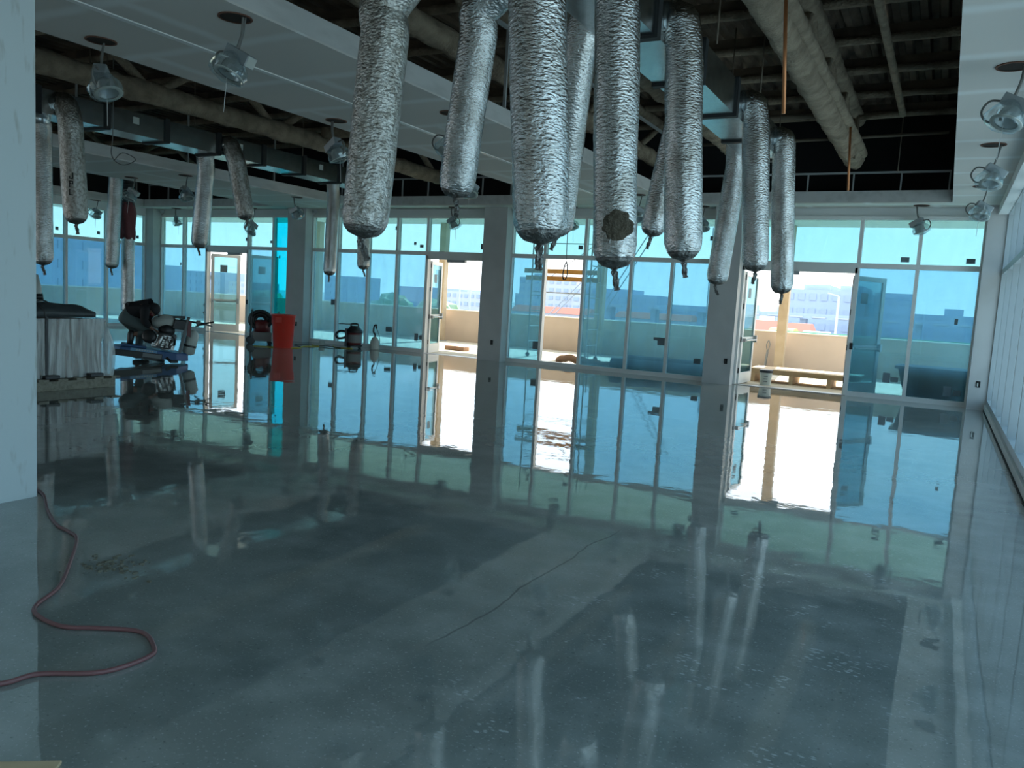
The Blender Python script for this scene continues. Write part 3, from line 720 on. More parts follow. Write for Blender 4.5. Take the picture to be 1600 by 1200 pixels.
# ------------------------------------------------------------------ rectangular ducts
def rect_duct(x0, x1, z0, z1, y0, y1, sec, label):
    t = thing('air_duct', label, 'duct', group='galvanised ceiling ducts')
    y = y0
    while y < y1 - .1:
        e = min(y + sec, y1)
        child(MB().box(x0, x1, y + .02, e - .02, z0, z1), 'duct_section', 'steel', t)
        f = MB(); w = .05
        for a, b in (((x0 - .03, x1 + .03), (z0 - .03, z0)), ((x0 - .03, x1 + .03), (z1, z1 + .03)), ((x0 - .03, x0), (z0, z1)), ((x1, x1 + .03), (z0, z1))):
            f.box(a[0], a[1], e - w, e + w, b[0], b[1])
        child(f, 'duct_flange', 'flange', t)
        y = e
    for yy_ in [y0 + .5 + 2.4 * i for i in range(int((y1 - y0) / 2.4))]:
        child(MB().box(x1 + .001, x1 + .004, yy_, yy_ + .12, z0 + .18, z0 + .30), 'duct_sticker', 'whitep', t)
    return t
rect_duct(-3.12, -2.60, 4.08, 4.50, 1.0, 13.5, 1.56, 'silver rectangular duct over the right bay carrying the big foil sleeves')
rect_duct(-13.62, -13.02, 4.14, 4.52, 4.2, 16.2, 1.2, 'silver rectangular duct over the middle bay left of the room')
rect_duct(-18.65, -18.05, 4.14, 4.52, 6.0, 15.0, 1.3, 'silver rectangular duct over the far left bay')

# ------------------------------------------------------------------ foil sleeves
def sleeve(bot, top, duct, r, label, mat='foil', seed=0, lean=0, tail=.16, knot='foildark', collar=True):
    """duct=(x,y,z): where it leaves the rectangular duct"""
    t = thing('foil_sleeve', label, 'flexible duct', group='foil sleeves hanging from the ducts')
    B, Tp, D = Vector(bot) - Vector((0, 0, .09)), Vector(top), Vector(duct)
    hi = Tp.z > D.z - .35
    pts = []
    sg = 1 if Tp.x > D.x else -1
    ctl = [D, D + Vector((sg * .10, 0, .02)), Vector((Tp.x - sg * .02, Tp.y, min(Tp.z, D.z - .16)))] if abs(Tp.x - D.x) > .05 else [D, Vector((Tp.x, Tp.y, D.z - .2))]
    L = (ctl[-1] - B).length
    ctl += [ctl[-1].lerp(B, q) for q in (.15, .4, .7, 1)]
    rough = spline(ctl, 12)
    # resample evenly
    P = [rough[0]]; acc = 0; step = .028
    for a, b in zip(rough[:-1], rough[1:]):
        seg = (b - a).length; s0 = 0
        while acc + seg - s0 >= step:
            s0 += step - acc; acc = 0; P.append(a.lerp(b, s0 / seg))
        acc += seg - s0
    n = len(P); rad = []
    for i in range(n):
        dist = (n - 1 - i) * step
        f = 1.0 if dist > r * 1.1 else max(.10, math.sqrt(max(0, 1 - (1 - dist / (r * 1.1)) ** 2)) * .9 + .1)
        if i * step < .12: f *= .93
        rad.append(r * f)
    nb = n - int(r * .75 / step)
    def fn(i, a):
        v = Vector((math.cos(a) * 2.2, math.sin(a) * 2.2, i * step * 16 + seed * 7.7))
        q = 1 + .016 * noise.noise(v) + .012 * noise.noise(v * 2.3)
        q *= 1 + .045 * noise.noise(Vector((math.cos(a) * 3.2, math.sin(a) * 3.2 + seed, i * step * 1.3)))
        q *= 1 + .05 * noise.noise(Vector((math.cos(a) * .9 + seed, math.sin(a) * .9, i * step * .9)))
        if i > nb - 4: q *= 1 + .10 * math.cos(8 * a + seed) * min(1, (i - nb + 4) / 8)
        return q
    def part(i0, i1, m, nm, caps):
        return child(MB().sweep(P[i0:i1], rad[i0:i1], 44, lambda i, a: fn(i + i0, a), caps), nm, m, t, smooth=True)
    part(0, nb + 1, mat, 'foil_tube', False)
    part(nb, n, knot, 'gathered_end', True)
    # twisted tail
    e = P[-1]; rt = random.Random(seed)
    tp = spline([e + Vector((0, 0, .03)), e + Vector((rt.uniform(-.02, .02), 0, -.04)), e + Vector((rt.uniform(-.06, .06), rt.uniform(-.04, .04), -tail))], 5)
    child(MB().sweep(tp, [r * .16, r * .12, r * .15, r * .10, r * .13] + [r * .12] * (len(tp) - 5), 8, lambda i, a: 1 + .5 * math.cos(3 * a + i)), 'tied_tail', knot, t, smooth=False)
    if collar:
        d = (P[3] - P[0]).normalized()
        child(MB().lathe([(r * .93, -.03), (r * .99, 0), (r * .99, .09), (r * .93, .12)], 32, P[0], d, caps=False), 'collar', 'steel', t, smooth=True)
    return t
dx1, dl1, dz1 = -2.60, -3.12, 4.30
sleeve((-3.92, 4.80, 2.06), (-3.86, 4.90, 3.75), (dl1, 4.95, dz1), .175, 'wide dusty foil sleeve hanging leftmost of the big ones, straight down to window level', 'foildull', 1)
sleeve((-4.02, 6.19, 2.56), (-3.72, 5.98, 4.05), (dl1, 6.0, dz1), .165, 'shorter foil sleeve slanting left, second of the big ones from the left', 'foil', 2)
sleeve((-2.30, 4.57, 2.03), (-2.42, 4.55, 3.7), (dx1, 4.55, dz1), .178, 'wide foil sleeve before the slim slanted one, ending in a twisted knot', 'foil', 3)
sleeve((-3.80, 7.90, 2.40), (-3.36, 7.2, 4.0), (dl1, 7.1, dz1), .165, 'slim bright foil sleeve slanting behind the wide one with the twisted knot', 'foil', 4)
sleeve((-2.30, 5.86, 1.96), (-2.42, 5.88, 3.9), (dx1, 5.9, dz1), .170, 'long foil sleeve with a brown crusty patch near its lower end', 'foil', 5)
sleeve((-2.30, 7.65, 2.16), (-2.42, 7.62, 3.98), (dx1, 7.6, dz1), .180, 'foil sleeve with a wrinkled elbow, just right of the one with the brown patch', 'foil', 6)
sleeve((-3.55, 10.25, 2.6), (-3.30, 10.2, 4.0), (dl1, 10.2, dz1), .165, 'foil sleeve almost wholly hidden behind the elbowed one in the centre', 'foil', 7)
sleeve((-3.45, 13.45, 2.12), (-3.25, 13.25, 3.98), (dl1, 13.15, dz1), .175, 'slim foil sleeve slanting left in front of the column by the right doorway', 'foil', 8)
sleeve((-2.30, 10.95, 2.24), (-2.42, 10.88, 4.0), (dx1, 10.85, dz1), .175, 'elbowed foil sleeve above the hinge side of the right doorway', 'foil', 9)
sleeve((-2.36, 13.35, 2.02), (-2.45, 13.1, 3.98), (dx1, 13.05, dz1), .175, 'rightmost foil sleeve, hanging into the right doorway', 'foil', 10)
# crusty patch on the fifth sleeve
bm = bmesh.new(); bmesh.ops.create_icosphere(bm, subdivisions=4, radius=.11)
for v in bm.verts:
    v.co *= 1 + .5 * noise.noise(v.co * 22) * .6; v.co.y = v.co.y * .28; v.co.z *= 1.0
mb = MB(); mb.bm.free(); mb.bm = bm
par5 = [o for o in bpy.data.objects if o.get('label', '').startswith('long foil sleeve with a brown')][0]
o = child(mb, 'crusty_patch', pbr('brown_crust', (.10, .085, .06), .9, bump=(60, 1, .02, WHT)), par5, smooth=False)
o.location = (-2.24, 5.715, 2.20); o.rotation_euler = (0, 0, math.radians(22))
# left bay sleeves
sleeve((-13.75, 8.32, 1.80), (-13.68, 8.25, 3.7), (-13.66, 8.2, 4.2), .165, 'foil sleeve directly beside the near left column, longest of the left group', 'foil', 11)
sleeve((-12.68, 8.23, 2.50), (-12.78, 8.2, 4.05), (-13.02, 8.2, 4.32), .185, 'foil sleeve with black letters on it, second from the near left column', 'foildull', 12)
sleeve((-18.3, 12.78, 1.86), (-18.25, 12.86, 3.7), (-18.3, 12.85, 4.16), .165, 'slender foil sleeve before the left wall windows, left of the maroon bag', 'foil', 13)
sleeve((-14.25, 12.0, 2.38), (-13.8, 11.75, 3.9), (-13.66, 11.7, 4.24), .175, 'foil sleeve with a torn dark end, above the crouching person', 'foil', 14, knot='foildark')
sleeve((-12.50, 11.68, 2.94), (-12.74, 11.62, 4.02), (-13.02, 11.6, 4.32), .175, 'short elbowed foil sleeve with a dull end, left of the cyan pane', 'foildull', 15)
sleeve((-13.5, 15.3, 2.02), (-13.72, 15.6, 3.9), (-13.66, 15.6, 4.24), .160, 'slim foil sleeve left of the big dusty sleeve, in front of the middle windows', 'foil', 16)
sleeve((-12.6, 15.5, 2.20), (-12.74, 15.6, 3.9), (-13.06, 15.6, 4.32), .150, 'foil sleeve whose end shows just below the big dusty sleeve', 'foildull', 17)
# letters on the sleeve
par2 = [o for o in bpy.data.objects if o.get('label', '').startswith('foil sleeve with black letters')][0]
mb = MB()
def TJ(u, v, z):   # u runs down the sleeve, v across it
    return (-12.60 + .012 * math.cos(0) + v * .62, 8.045 + v * .78 - .0, 3.22 - u)
for u0, u1, v0, v1 in ((0, .10, .045, .06), (.085, .10, .0, .06), (.06, .1, .0, .014),
                       (.13, .23, .0, .015), (.13, .145, .0, .055), (.17, .185, .0, .055), (.13, .185, .045, .06),
                       (.26, .36, .0, .015), (.345, .36, .0, .055)):
    c = [TJ(u0, v0, 0), TJ(u1, v0, 0), TJ(u1, v1, 0), TJ(u0, v1, 0)]
    nn = Vector((.78, -.62, 0)) * .004
    mb.hexa([Vector(q) for q in c] + [Vector(q) + nn for q in c])
child(mb, 'black_letters', 'black', par2)
# maroon bag line: black ribbed liner, bag, foil tube down to the machine
t = thing('bagged_sleeve', 'black ribbed hose with a maroon bag around it, continuing as foil tube behind the person', 'flexible duct')
p0 = [(-18.32, 13.25, 4.15), (-18.32, 13.25, 3.0)]
n = 70; pts = [Vector(p0[0]).lerp(Vector(p0[1]), i / n) for i in range(n + 1)]
child(MB().sweep(pts, [.12 + (.02 if i % 4 < 2 else 0) for i in range(n + 1)], 20), 'ribbed_liner', 'flexblack', t)
pts = [(-18.32, 13.25, 3.75 - .1 * i) for i in range(13)]
child(MB().sweep(pts, [.05, .08, .10, .13, .16, .18, .19, .19, .18, .17, .17, .165, .16], 24, lambda i, a: 1 + .12 * math.cos(5 * a + i * .4) + .1 * noise.noise(Vector((math.cos(a) * 2, math.sin(a) * 2, i * .5)))), 'maroon_bag', 'maroon', t, smooth=True)
pts = [(-18.32, 13.25, 2.6 - .03 * i) for i in range(62)]
child(MB().sweep(pts, .155, 36, lambda i, a: 1 + .05 * noise.noise(Vector((math.cos(a) * 2.5, math.sin(a) * 2.5, i * .5)))), 'foil_tube', 'foil', t, smooth=True)
# wrapped riser by the left column
t = thing('wrapped_riser', 'grey wrapped riser with a dark band, standing behind the wrapped pallet', 'pipe', (-13.9, 8.3, 0))
child(MB().sweep([(0, 0, 0), (0, .02, .8), (-.04, 0, 1.35), (-.07, 0, 1.55)], [.10, .10, .09, .06], 20), 'riser', 'whitep', t, smooth=True)
child(MB().sweep([(-.01, .015, 1.12), (-.02, .01, 1.22)], .098, 20), 'dark_band', 'blackp', t, smooth=True)
# coil of wire
mb = MB(); rr = random.Random(3)
for j in range(7):
    w, h = rr.uniform(.06, .11), rr.uniform(.15, .23)
    mb.sweep([(-12.3 + w * math.cos(q) * .6, 8.5 + w * math.cos(q) * .8 + rr.uniform(-.01, .01), 4.58 + j * .008 + h * math.sin(q)) for q in [2 * PI * i / 24 for i in range(25)]], .006, 5)
mb.sweep([(-12.3, 8.5, 4.8), (-12.3, 8.5, 5.84)], .006, 5)
tag(mb.build('wire_coil', 'brownpipe', smooth=True), 'brown coil of wire hanging under the truss above the lettered sleeve', 'wire coil')
mb = MB()
mb.sweep(spline([(-12.7, 8.9, 3.55), (-12.6, 9.0, 3.7), (-12.4, 9.1, 3.6), (-12.6, 9.0, 3.5), (-12.75, 8.9, 3.65), (-12.72, 8.9, 4.1), (-12.72, 8.9, 5.84)], 6), .008, 6)
tag(mb.build('cable_loop', 'greycable', smooth=True), 'small loop of cable right of the lettered foil sleeve', 'cable')

# ------------------------------------------------------------------ hanging downlights
def make_lamp():
    t = thing('hanging_downlight', 'x', 'ceiling light', group='downlights hanging from their ceiling holes')
    child(MB().lathe([(.115, -.004), (.115, -.001)], 28), 'ceiling_hole', 'hole', t)
    child(MB().lathe([(.112, -.009), (.128, -.009), (.128, -.001), (.112, -.001)], 28, caps=False), 'hole_ring', 'rust', t)
    child(MB().sweep(spline([(.07, 0, 0), (.055, .01, -.12), (.02, .0, -.24)], 6), .010, 8).sweep(spline([(.085, .01, 0), (.06, .02, -.12), (.03, .01, -.24)], 6), .006, 6), 'power_cable', 'greycable', t, smooth=True)
    # driver box, tilted
    R = Matrix.Rotation(math.radians(28), 3, 'Y')
    def T(x, y, z): q = R @ Vector((x, y, z)); return (q.x + .05, q.y, q.z - .29)
    child(MB().box(-.11, .11, -.055, .055, -.045, .045, T), 'driver_box', 'box', t, bevel=.006)
    child(MB().box(.111, .114, -.05, .05, -.04, .04, T), 'box_end_plate', 'whitep', t)
    # reflector can facing down-forward
    ax = Vector((-.25, -.35, -.9)).normalized(); c = Vector((.03, -.02, -.33))
    child(MB().lathe([(.05, 0), (.075, .03), (.085, .11), (.095, .125), (.080, .118), (.06, .05), (.001, .04)], 28, c, ax, caps=False), 'reflector', 'refl', t, smooth=True)
    child(MB().lathe([(.085, .115), (.118, .121), (.118, .129), (.085, .127)], 28, c, ax, caps=False), 'trim_ring', 'whitep', t, smooth=True)
    child(MB().sweep(spline([(-.04, 0, -.26), (-.14, 0, -.25), (-.19, 0, -.33), (-.14, -.01, -.41), (-.04, -.02, -.40)], 6), .009, 8), 'flexible_conduit', 'greycable', t, smooth=True)
    mb = MB(); mb.sweep([Vector((.02, 0, -.27)) + Vector((-.25, -.3, -.9)).normalized() * q for q in (0, .05, .10, .15, .20, .24)], [.05, .09, .12, .145, .13, .03], 20, lambda i, a: 1 + .16 * noise.noise(Vector((math.cos(a) * 3, math.sin(a) * 3, i * 1.3))))
    child(mb, 'plastic_wrap', 'film', t, smooth=False)
    child(MB().sweep([(-.02, -.06, -.46), (-.035, -.07, -.72)], .003, 5), 'twine', 'string', t)
    return t
lamps = [(-5.74, 5.18, 0.2, 'hanging downlight over the gypsum band nearest the camera, right of the long slot'),
         (-7.64, 5.21, 2.2, 'hanging downlight over the gypsum band nearest the near left column, wrapped in plastic'),
         (-7.67, 8.73, 2.9, 'plastic wrapped downlight on the left edge of the central band, left of the dusty sleeve'),
         (-7.70, 12.3, 1.1, 'downlight on the left edge of the central band, partly behind the second big sleeve'),
         (-5.80, 8.75, .5, 'downlight on the right edge of the central band, hidden behind the big sleeves'),
         (-5.85, 12.4, .1, 'downlight near the string with the hook, right edge of the central band'),
         (-5.86, 16.0, .9, 'downlight just left of the elbowed centre sleeve, in front of the header'),
         (-15.12, 12.34, 1.9, 'bagged downlight under the left gypsum band, above the crouching person'),
         (-15.09, 15.77, 3.3, 'downlight left of the middle window section, by the cyan pane column'),
         (-17.0, 12.37, .4, 'downlight hanging in front of the ribbed black hose with maroon bag'),
         (-23.55, 15.9, 1.4, 'downlight before the left wall windows, right of the lettered sleeve'),
         (-22.3, 17.86, 2.5, 'downlight before the windows left of the left doorway'),
         (-18.9, 17.86, .8, 'long hanging downlight before the window right of the left doorway'),
         (-11.6, 17.86, 3.0, 'downlight in front of the glass over the middle doorway'),
         (-8.22, 17.86, 2.0, 'downlight behind the wide knotted sleeve, before the centre windows'),
         (-5.02, 17.86, 1.2, 'downlight before the window left of the right doorway column'),
         (-.66, 17.86, 2.7, 'downlight before the mullion of the two rightmost windows'),
         (.30, 15.49, .3, 'furthest downlight under the right hand soffit'),
         (.30, 12.02, .2, 'middle downlight under the right hand soffit'),
         (.30, 8.51, -.2, 'nearest downlight under the right hand soffit, at the right edge')]
L0 = make_lamp()
for i, (x, y, rz, lb) in enumerate(lamps):
    o = L0 if i == 0 else copy_tree(L0)
    o.location = (x, y, ZS); o.rotation_euler = (0, 0, rz); o['label'] = lb
    if 'long hanging' in lb: o.location.z = ZS; o.scale = (1.15, 1.15, 1.7)
    else: o.scale = (1.15,) * 3

# string with hook
t = thing('hook_line', 'dark string with a hook end and small box, hanging before the unglazed window opening', 'string', (-5.56, 12, 0))
child(MB().sweep([(-.04, 0, 5.6), (-.03, 0, 3.7), (0, 0, 2.28)], .006, 6), 'string', 'greycable', t)
child(MB().box(-.05, .05, -.03, .03, 3.64, 3.74), 'slider_box', 'blackp', t, bevel=.008)
child(MB().sweep(spline([(0, 0, 2.28), (-.035, 0, 2.15), (-.045, 0, 2.02), (-.01, 0, 1.98), (.03, 0, 2.05), (.025, 0, 2.2), (0, 0, 2.28)], 6), .010, 8), 'hook_loop', 'blackp', t, smooth=True)

# outlets on columns
for x, y, z, lb in ((-10.24, 17.852, .48, 'outlet on the column right of the middle doorway'), (-4.22, 17.852, .52, 'outlet on the column left of the right doorway'),
                    (.66, 17.852, .50, 'outlet on the column at the right corner'), (-16.98, 17.852, .52, 'outlet on the column behind the red bin')):
    t = thing('wall_outlet', 'dark ' + lb, 'outlet', (x, y, z), group='outlets on the window columns')
    child(MB().box(-.035, .035, -.004, .006, -.06, .06), 'box_opening', 'black', t)
    child(MB().box(-.02, .0, -.012, -.004, -.04, .03), 'receptacle', 'whitep' if x > 0 else 'blackp', t)

# ------------------------------------------------------------------ wrapped pallet
t = thing('wooden_pallet', 'worn wooden pallet under the plastic wrapped crate at left', 'pallet', (-11.2, 6.55, 0))
mb = MB()
child(MB().box(-.72, -.58, -1.3, .93, 0, .13), 'runner', 'wood', t); child(MB().box(-.06, .06, -1.3, .93, 0, .13), 'runner', 'wood', t)
child(MB().box(.46, .60, -1.3, .93, 0, .13), 'runner', 'wood', t, bevel=.006)
for i in range(9):
    y = -1.28 + i * .265; child(MB().box(-.74, .64, y, y + .14, .132, .162), 'deck_board', 'wood', t)
t = thing('wrapped_crate', 'box stack in clear stretch wrap with a black strap, on the wooden pallet', 'crate', (-11.2, 6.45, .165))
child(MB().box(-.55, .50, -1.2, .88, .0, .80), 'cardboard_box', 'cardboard', t, bevel=.02)
mb = MB(); prof = []
nx = 60
def ringpt(u):  # rounded rectangle loop
    per = [( .53, -1.24), (.53, .92), (-.58, .92), (-.58, -1.24)]
    L = [2.16, 1.11, 2.16, 1.11]; s = u * sum(L)
    for k_ in range(4):
        if s <= L[k_]:
            a, b = Vector(per[k_]), Vector(per[(k_ + 1) % 4]); return a.lerp(b, s / L[k_])
        s -= L[k_]
    return Vector(per[0])
rings = []
NU = 220
for zi in range(15):
    z = .82 * zi / 14; row = []
    for ui in range(NU):
        p = ringpt(ui / NU); nrm = p.normalized()
        q = .02 * noise.noise(Vector((p.x * 9, p.y * 9, z * 1.5))) + .012 * noise.noise(Vector((p.x * 25, p.y * 25, z * 3)))
        flare = .10 * (1 - zi / 14) ** 1.5 * (1 if p.y > .3 else .25) * abs(noise.noise(Vector((p.x * 3, p.y * 3, 1.5)))) * 2
        if p.y > .8 and p.x > 0: flare += .08 * math.sin(PI * zi / 14)
        p = p + nrm * (q + flare + .012)
        row.append(mb.bm.verts.new((p.x, p.y, z)))
    rings.append(row)
for a, b in zip(rings[:-1], rings[1:]):
    for i in range(NU): mb.bm.faces.new((a[i], a[(i + 1) % NU], b[(i + 1) % NU], b[i]))
child(mb, 'stretch_wrap', 'wrap', t, smooth=True)
mb = MB()
mb.box(.555, .575, .02, .05, .0, .84); mb.box(-.58, .56, .02, .05, .83, .84); child(mb, 'strap', 'blackp', t)
for y in (-.02, .62): child(MB().box(.44, .64, y, y + .2, .0, .05), 'corner_wedge', 'blackp', t, bevel=.01)
def sheet(x0, x1, y0, y1, z0, amp, th, sc, seed, end=0):
    mb = MB(); nx_, ny_ = 24, 44; top = []; bot = []
    for j in range(ny_ + 1):
        rt_, rb_ = [], []
        for i in range(nx_ + 1):
            x = x0 + (x1 - x0) * i / nx_; y = y0 + (y1 - y0) * j / ny_
            e = min(i, nx_ - i, j, ny_ - j); ed = min(1, e / 3)
            h = amp * (noise.noise(Vector((x * sc, y * sc, seed))) * .5 + .5)
            zz = z0 + (th * (.35 + .65 * ed) + h) * (1 - .35 * j / ny_)
            rt_.append(mb.bm.verts.new((x, y + end * noise.noise(Vector((x * 5, 3, seed))), zz)))
            rb_.append(mb.bm.verts.new((x, y + end * noise.noise(Vector((x * 5, 3, seed))), z0)))
        top.append(rt_); bot.append(rb_)
    for j in range(ny_):
        for i in range(nx_):
            mb.bm.faces.new((top[j][i], top[j][i + 1], top[j + 1][i + 1], top[j + 1][i]))
            mb.bm.faces.new((bot[j][i], bot[j + 1][i], bot[j + 1][i + 1], bot[j][i + 1]))
    for j in range(ny_):
        for i in (0, nx_): mb.bm.faces.new((top[j][i], top[j + 1][i], bot[j + 1][i], bot[j][i]))
    for i in range(nx_):
        for j in (0, ny_): mb.bm.faces.new((top[j][i], top[j][i + 1], bot[j][i + 1], bot[j][i]))
    return mb
t = thing('folded_tarp', 'folded dark grey tarp lying on top of the wrapped crate', 'tarp', (-11.2, 6.45, 1.008))
child(sheet(-.55, .56, -1.2, .75, 0, .07, .20, 4, 2, .06), 'tarp_sheet', 'tarp', t, smooth=True)
child(MB().sweep(spline([(.57, .03, -.04), (.55, .0, .08), (.50, -.05, .17), (.42, -.15, .22), (.46, -.2, .25)], 6), .012, 8).sweep(spline([(.47, -.1, .19), (.5, .0, .22), (.55, .06, .20)], 5), .010, 6), 'tie_cord', 'blackp', t, smooth=True)

# ------------------------------------------------------------------ person and floor machine
LO = Vector((-13.35, 10.35, 0)); ang = math.atan2(.793, .609)       # local x runs along the machine, local y away from the windows view
t = thing('floor_burnisher', 'blue decked engine driven floor machine, tipped up on one side with handlebar to the right', 'floor machine', LO, ang)
tilt = math.radians(12.5); tilt2 = math.radians(6.0)
RM = Matrix.Rotation(tilt, 3, 'Y')   # lifts -x end
def TT(x, y, z):
    q = RM @ Vector((x - .52, y, z)); return (q.x + .52, q.y, q.z + .015)
RM2 = Matrix.Rotation(tilt2, 3, 'Y')
def TC(x, y, z):
    q = RM @ Vector((x - .52, y, z)); return (q.x + .52, q.y, q.z + .015 - .105 * min(1, max(0, (.52 - x)))) 
T_up = TC
def TT(x, y, z):
    q = RM2 @ Vector((x - .52, y, z)); return (q.x + .52, q.y, q.z + .015)
mb = MB()
pr = [(-.86, -.06), (-.72, -.30), (.30, -.34), (.52, -.05), (.52, .10), (.30, .40), (-.72, .36), (-.86, .12)]
lo = [mb.bm.verts.new(TT(x, y, .02)) for x, y in pr]; hi = [mb.bm.verts.new(TT(x * .96, y * .93, .17)) for x, y in pr]
mb.bm.faces.new(lo[::-1]); mb.bm.faces.new(hi)
for i in range(8): mb.bm.faces.new((lo[i], lo[(i + 1) % 8], hi[(i + 1) % 8], hi[i]))
deck = child(mb, 'deck_shroud', 'blue', t, bevel=.015)
mb = MB(); mb.box(-.84, .04, -.352, -.32, .0, .115, TT); child(mb, 'rubber_skirt', 'blackp', t)
child(MB().box(-.30, .03, -.358, -.353, .03, .10, TT), 'grey_skirt_plate', 'greyp', t)
child(MB().box(-.52, -.06, -.345, -.325, .12, .172, TT), 'deck_decal', 'lblue', deck)
mb = MB()
for i in range(7): mb.box(-.42 + i * .045, -.39 + i * .045, -.349, -.346, .133, .160, TT)
child(mb, 'decal_lettering', 'whitep', deck)
child(MB().box(-.70, -.25, -.15, .25, .172, .215, TT), 'raised_cover', 'blue', t, bevel=.01)
child(MB().lathe([(.30, 0), (.30, .03), (.26, .05)], 32, TT(-.2, 0, -.02), RM @ Vector((0, 0, 1))), 'pad_driver', 'blackp', t)
child(MB().sweep([TT(.12, -.36, .06), TT(.2, -.42, .0), TT(.32, -.40, .02)], .03, 8), 'front_caster', 'blackp', t)
TT = TC
# engine
child(MB().box(-.20, .20, -.18, .18, .20, .50, TT), 'engine_block', 'greyp', t, bevel=.03)
mb = MB()
for i in range(6): mb.box(-.22, .10, -.20, -.185, .24 + i * .04, .262 + i * .04, TT)
child(mb, 'cooling_fins', 'metal', t)
child(MB().lathe([(.13, 0), (.15, .05), (.15, .12), (.11, .19), (.04, .21)], 24, TT(-.02, -.02, .48), RM @ Vector((.15, 0, 1))), 'air_cleaner', 'blackp', t, smooth=True)
child(MB().lathe([(.13, 0), (.13, .12), (.09, .14)], 24, TT(-.26, -.10, .40), RM @ Vector((-.3, -1, .1))), 'recoil_starter', 'blackp', t, smooth=True)
child(MB().lathe([(.04, 0), (.05, .02), (.05, .22), (.03, .24)], 16, TT(-.10, -.22, .24), RM @ Vector((.1, 0, 1))), 'muffler', 'metal', t, smooth=True)
child(MB().sweep(spline([TT(-.15, -.2, .50), TT(.05, -.24, .52), TT(.17, -.22, .42), TT(.20, -.2, .3)], 6), .014, 8).sweep(spline([TT(-.05, -.23, .42), TT(.08, -.25, .36), TT(.1, -.22, .26)], 6), .010, 8), 'hoses', 'blackp', t, smooth=True)
child(MB().sweep([TT(.02, -.24, .22), TT(.04, -.24, .45)], .018, 8).sweep([TT(.12, -.22, .22), TT(.13, -.22, .40)], .03, 10).sweep([TT(-.02, -.23, .2), TT(.10, -.23, .21)], .02, 8), 'engine_pipes', 'metal', t, smooth=True)
child(MB().box(.10, .2, -.24, -.18, .2, .30, TT), 'carburettor', 'metal', t, bevel=.01)
# white fuel tank
mb = MB(); mb.sweep([TT(-.30, .02, .66), TT(-.22, .02, .68), TT(-.08, .02, .72), TT(.06, .02, .74), TT(.12, .02, .74)], [.06, .12, .14, .12, .05], 18, lambda i, a: 1 + .12 * math.cos(3 * a))
child(mb, 'white_tank', 'whitep', t, smooth=True)
child(MB().box(.08, .36, -.14, .14, .62, .80, TT), 'battery_box', 'blackp', t, bevel=.012)
# frame post and handlebar
for y in (-.17, .15):
    child(MB().box(.30, .35, y, y + .03, .10, .88, TT), 'frame_upright', 'greyp', t)
child(MB().box(.30, .35, -.17, .18, .84, .88, TT).box(.30, .35, -.17, .18, .46, .50, TT), 'frame_crossbar', 'greyp', t)
gas = child(MB().lathe([(.05, 0), (.115, .04), (.115, .42), (.06, .48), (.03, .50)], 24, TT(.48, -.02, .14), RM @ Vector((.0, 0, 1))), 'gas_cylinder', 'whitep', t, smooth=True)
child(MB().lathe([(.121, .16), (.121, .20)], 24, TT(.48, -.02, .14), RM @ Vector((.0, 0, 1)), caps=False), 'cylinder_strap', 'blackp', gas)
child(MB().hexa([TT(.36, -.19, .52), TT(.44, -.19, .50), TT(.44, -.17, .5), TT(.36, -.17, .52), TT(.34, -.19, .82), TT(.39, -.19, .82), TT(.39, -.17, .82), TT(.34, -.17, .82)]), 'red_rag', 'redd', t)
hb = child(MB().sweep(spline([(.36, 0, .84), (.52, 0, .81), (.70, 0, .79), (.86, 0, .78)], 4), .018, 8), 'handle_column', 'blackp', t, smooth=True)
child(MB().sweep([(.66, .25, .70), (.78, .1, .77), (.96, -.28, .83)], .016, 8).sweep([(.70, -.25, .76), (.82, -.05, .77), (.96, .22, .72)], .016, 8), 'handlebar', 'blackp', hb, smooth=True)
child(MB().box(.66, .74, -.06, .06, .74, .84), 'control_box', 'greyp', hb, bevel=.01)
child(MB().box(.24, .46, -.06, .08, .86, .91), 'throttle_bracket', 'blackp', t, bevel=.01)

# person (local frame shared with machine)
pp = thing('person', 'person in black shirt, cap and grey green trousers bending over the blue floor machine', 'person', LO, ang)
def skin_body(name, verts, edges, mat, root=0, parent=pp, sub=2):
    me = bpy.data.meshes.new(name); me.from_pydata([v[:3] for v in verts], edges, [])
    o = bpy.data.objects.new(name, me); COL.objects.link(o); o.parent = parent
    sk = o.modifiers.new('skin', 'SKIN'); sk.use_smooth_shade = True
    for i, v in enumerate(verts):
        d = me.skin_vertices[0].data[i]; d.radius = (v[3], v[4] if len(v) > 4 else v[3]); d.use_root = (i == root)
    s = o.modifiers.new('sub', 'SUBSURF'); s.levels = sub; s.render_levels = sub
    me.materials.append(MT[mat]); return o
body = [(-.60, .12, .86, .15, .17), (-.48, .10, .96, .15), (-.34, .07, 1.02, .16, .17), (-.20, .03, 1.03, .14, .16), (-.17, .0, 1.02, .06), (-.15, -.02, 1.01, .06), (-.13, -.03, 1.00, .07),
        (-.24, -.14, 1.0, .065), (-.27, -.24, .80, .05), (-.14, -.20, .66, .035), (-.09, -.19, .63, .03),
        (-.22, .20, .98, .065), (-.20, .30, .78, .05), (-.06, .24, .68, .035), (-.02, .22, .66, .03),
        (-.58, .00, .84, .11), (-.18, -.06, .62, .075), (-.20, -.05, .56, .06), (-.50, .0, .52, .045),
        (-.62, .24, .82, .11), (-.34, .46, .50, .075), (-.40, .56, .12, .045), (-.34, .58, .06, .04)]
ed = [(0, 1), (1, 2), (2, 3), (3, 4), (4, 5), (5, 6), (3, 7), (7, 8), (8, 9), (9, 10), (3, 11), (11, 12), (12, 13), (13, 14), (0, 15), (15, 16), (16, 17), (17, 18), (0, 19), (19, 20), (20, 21), (21, 22)]
bo = skin_body('person_body', body, ed, 'skin')
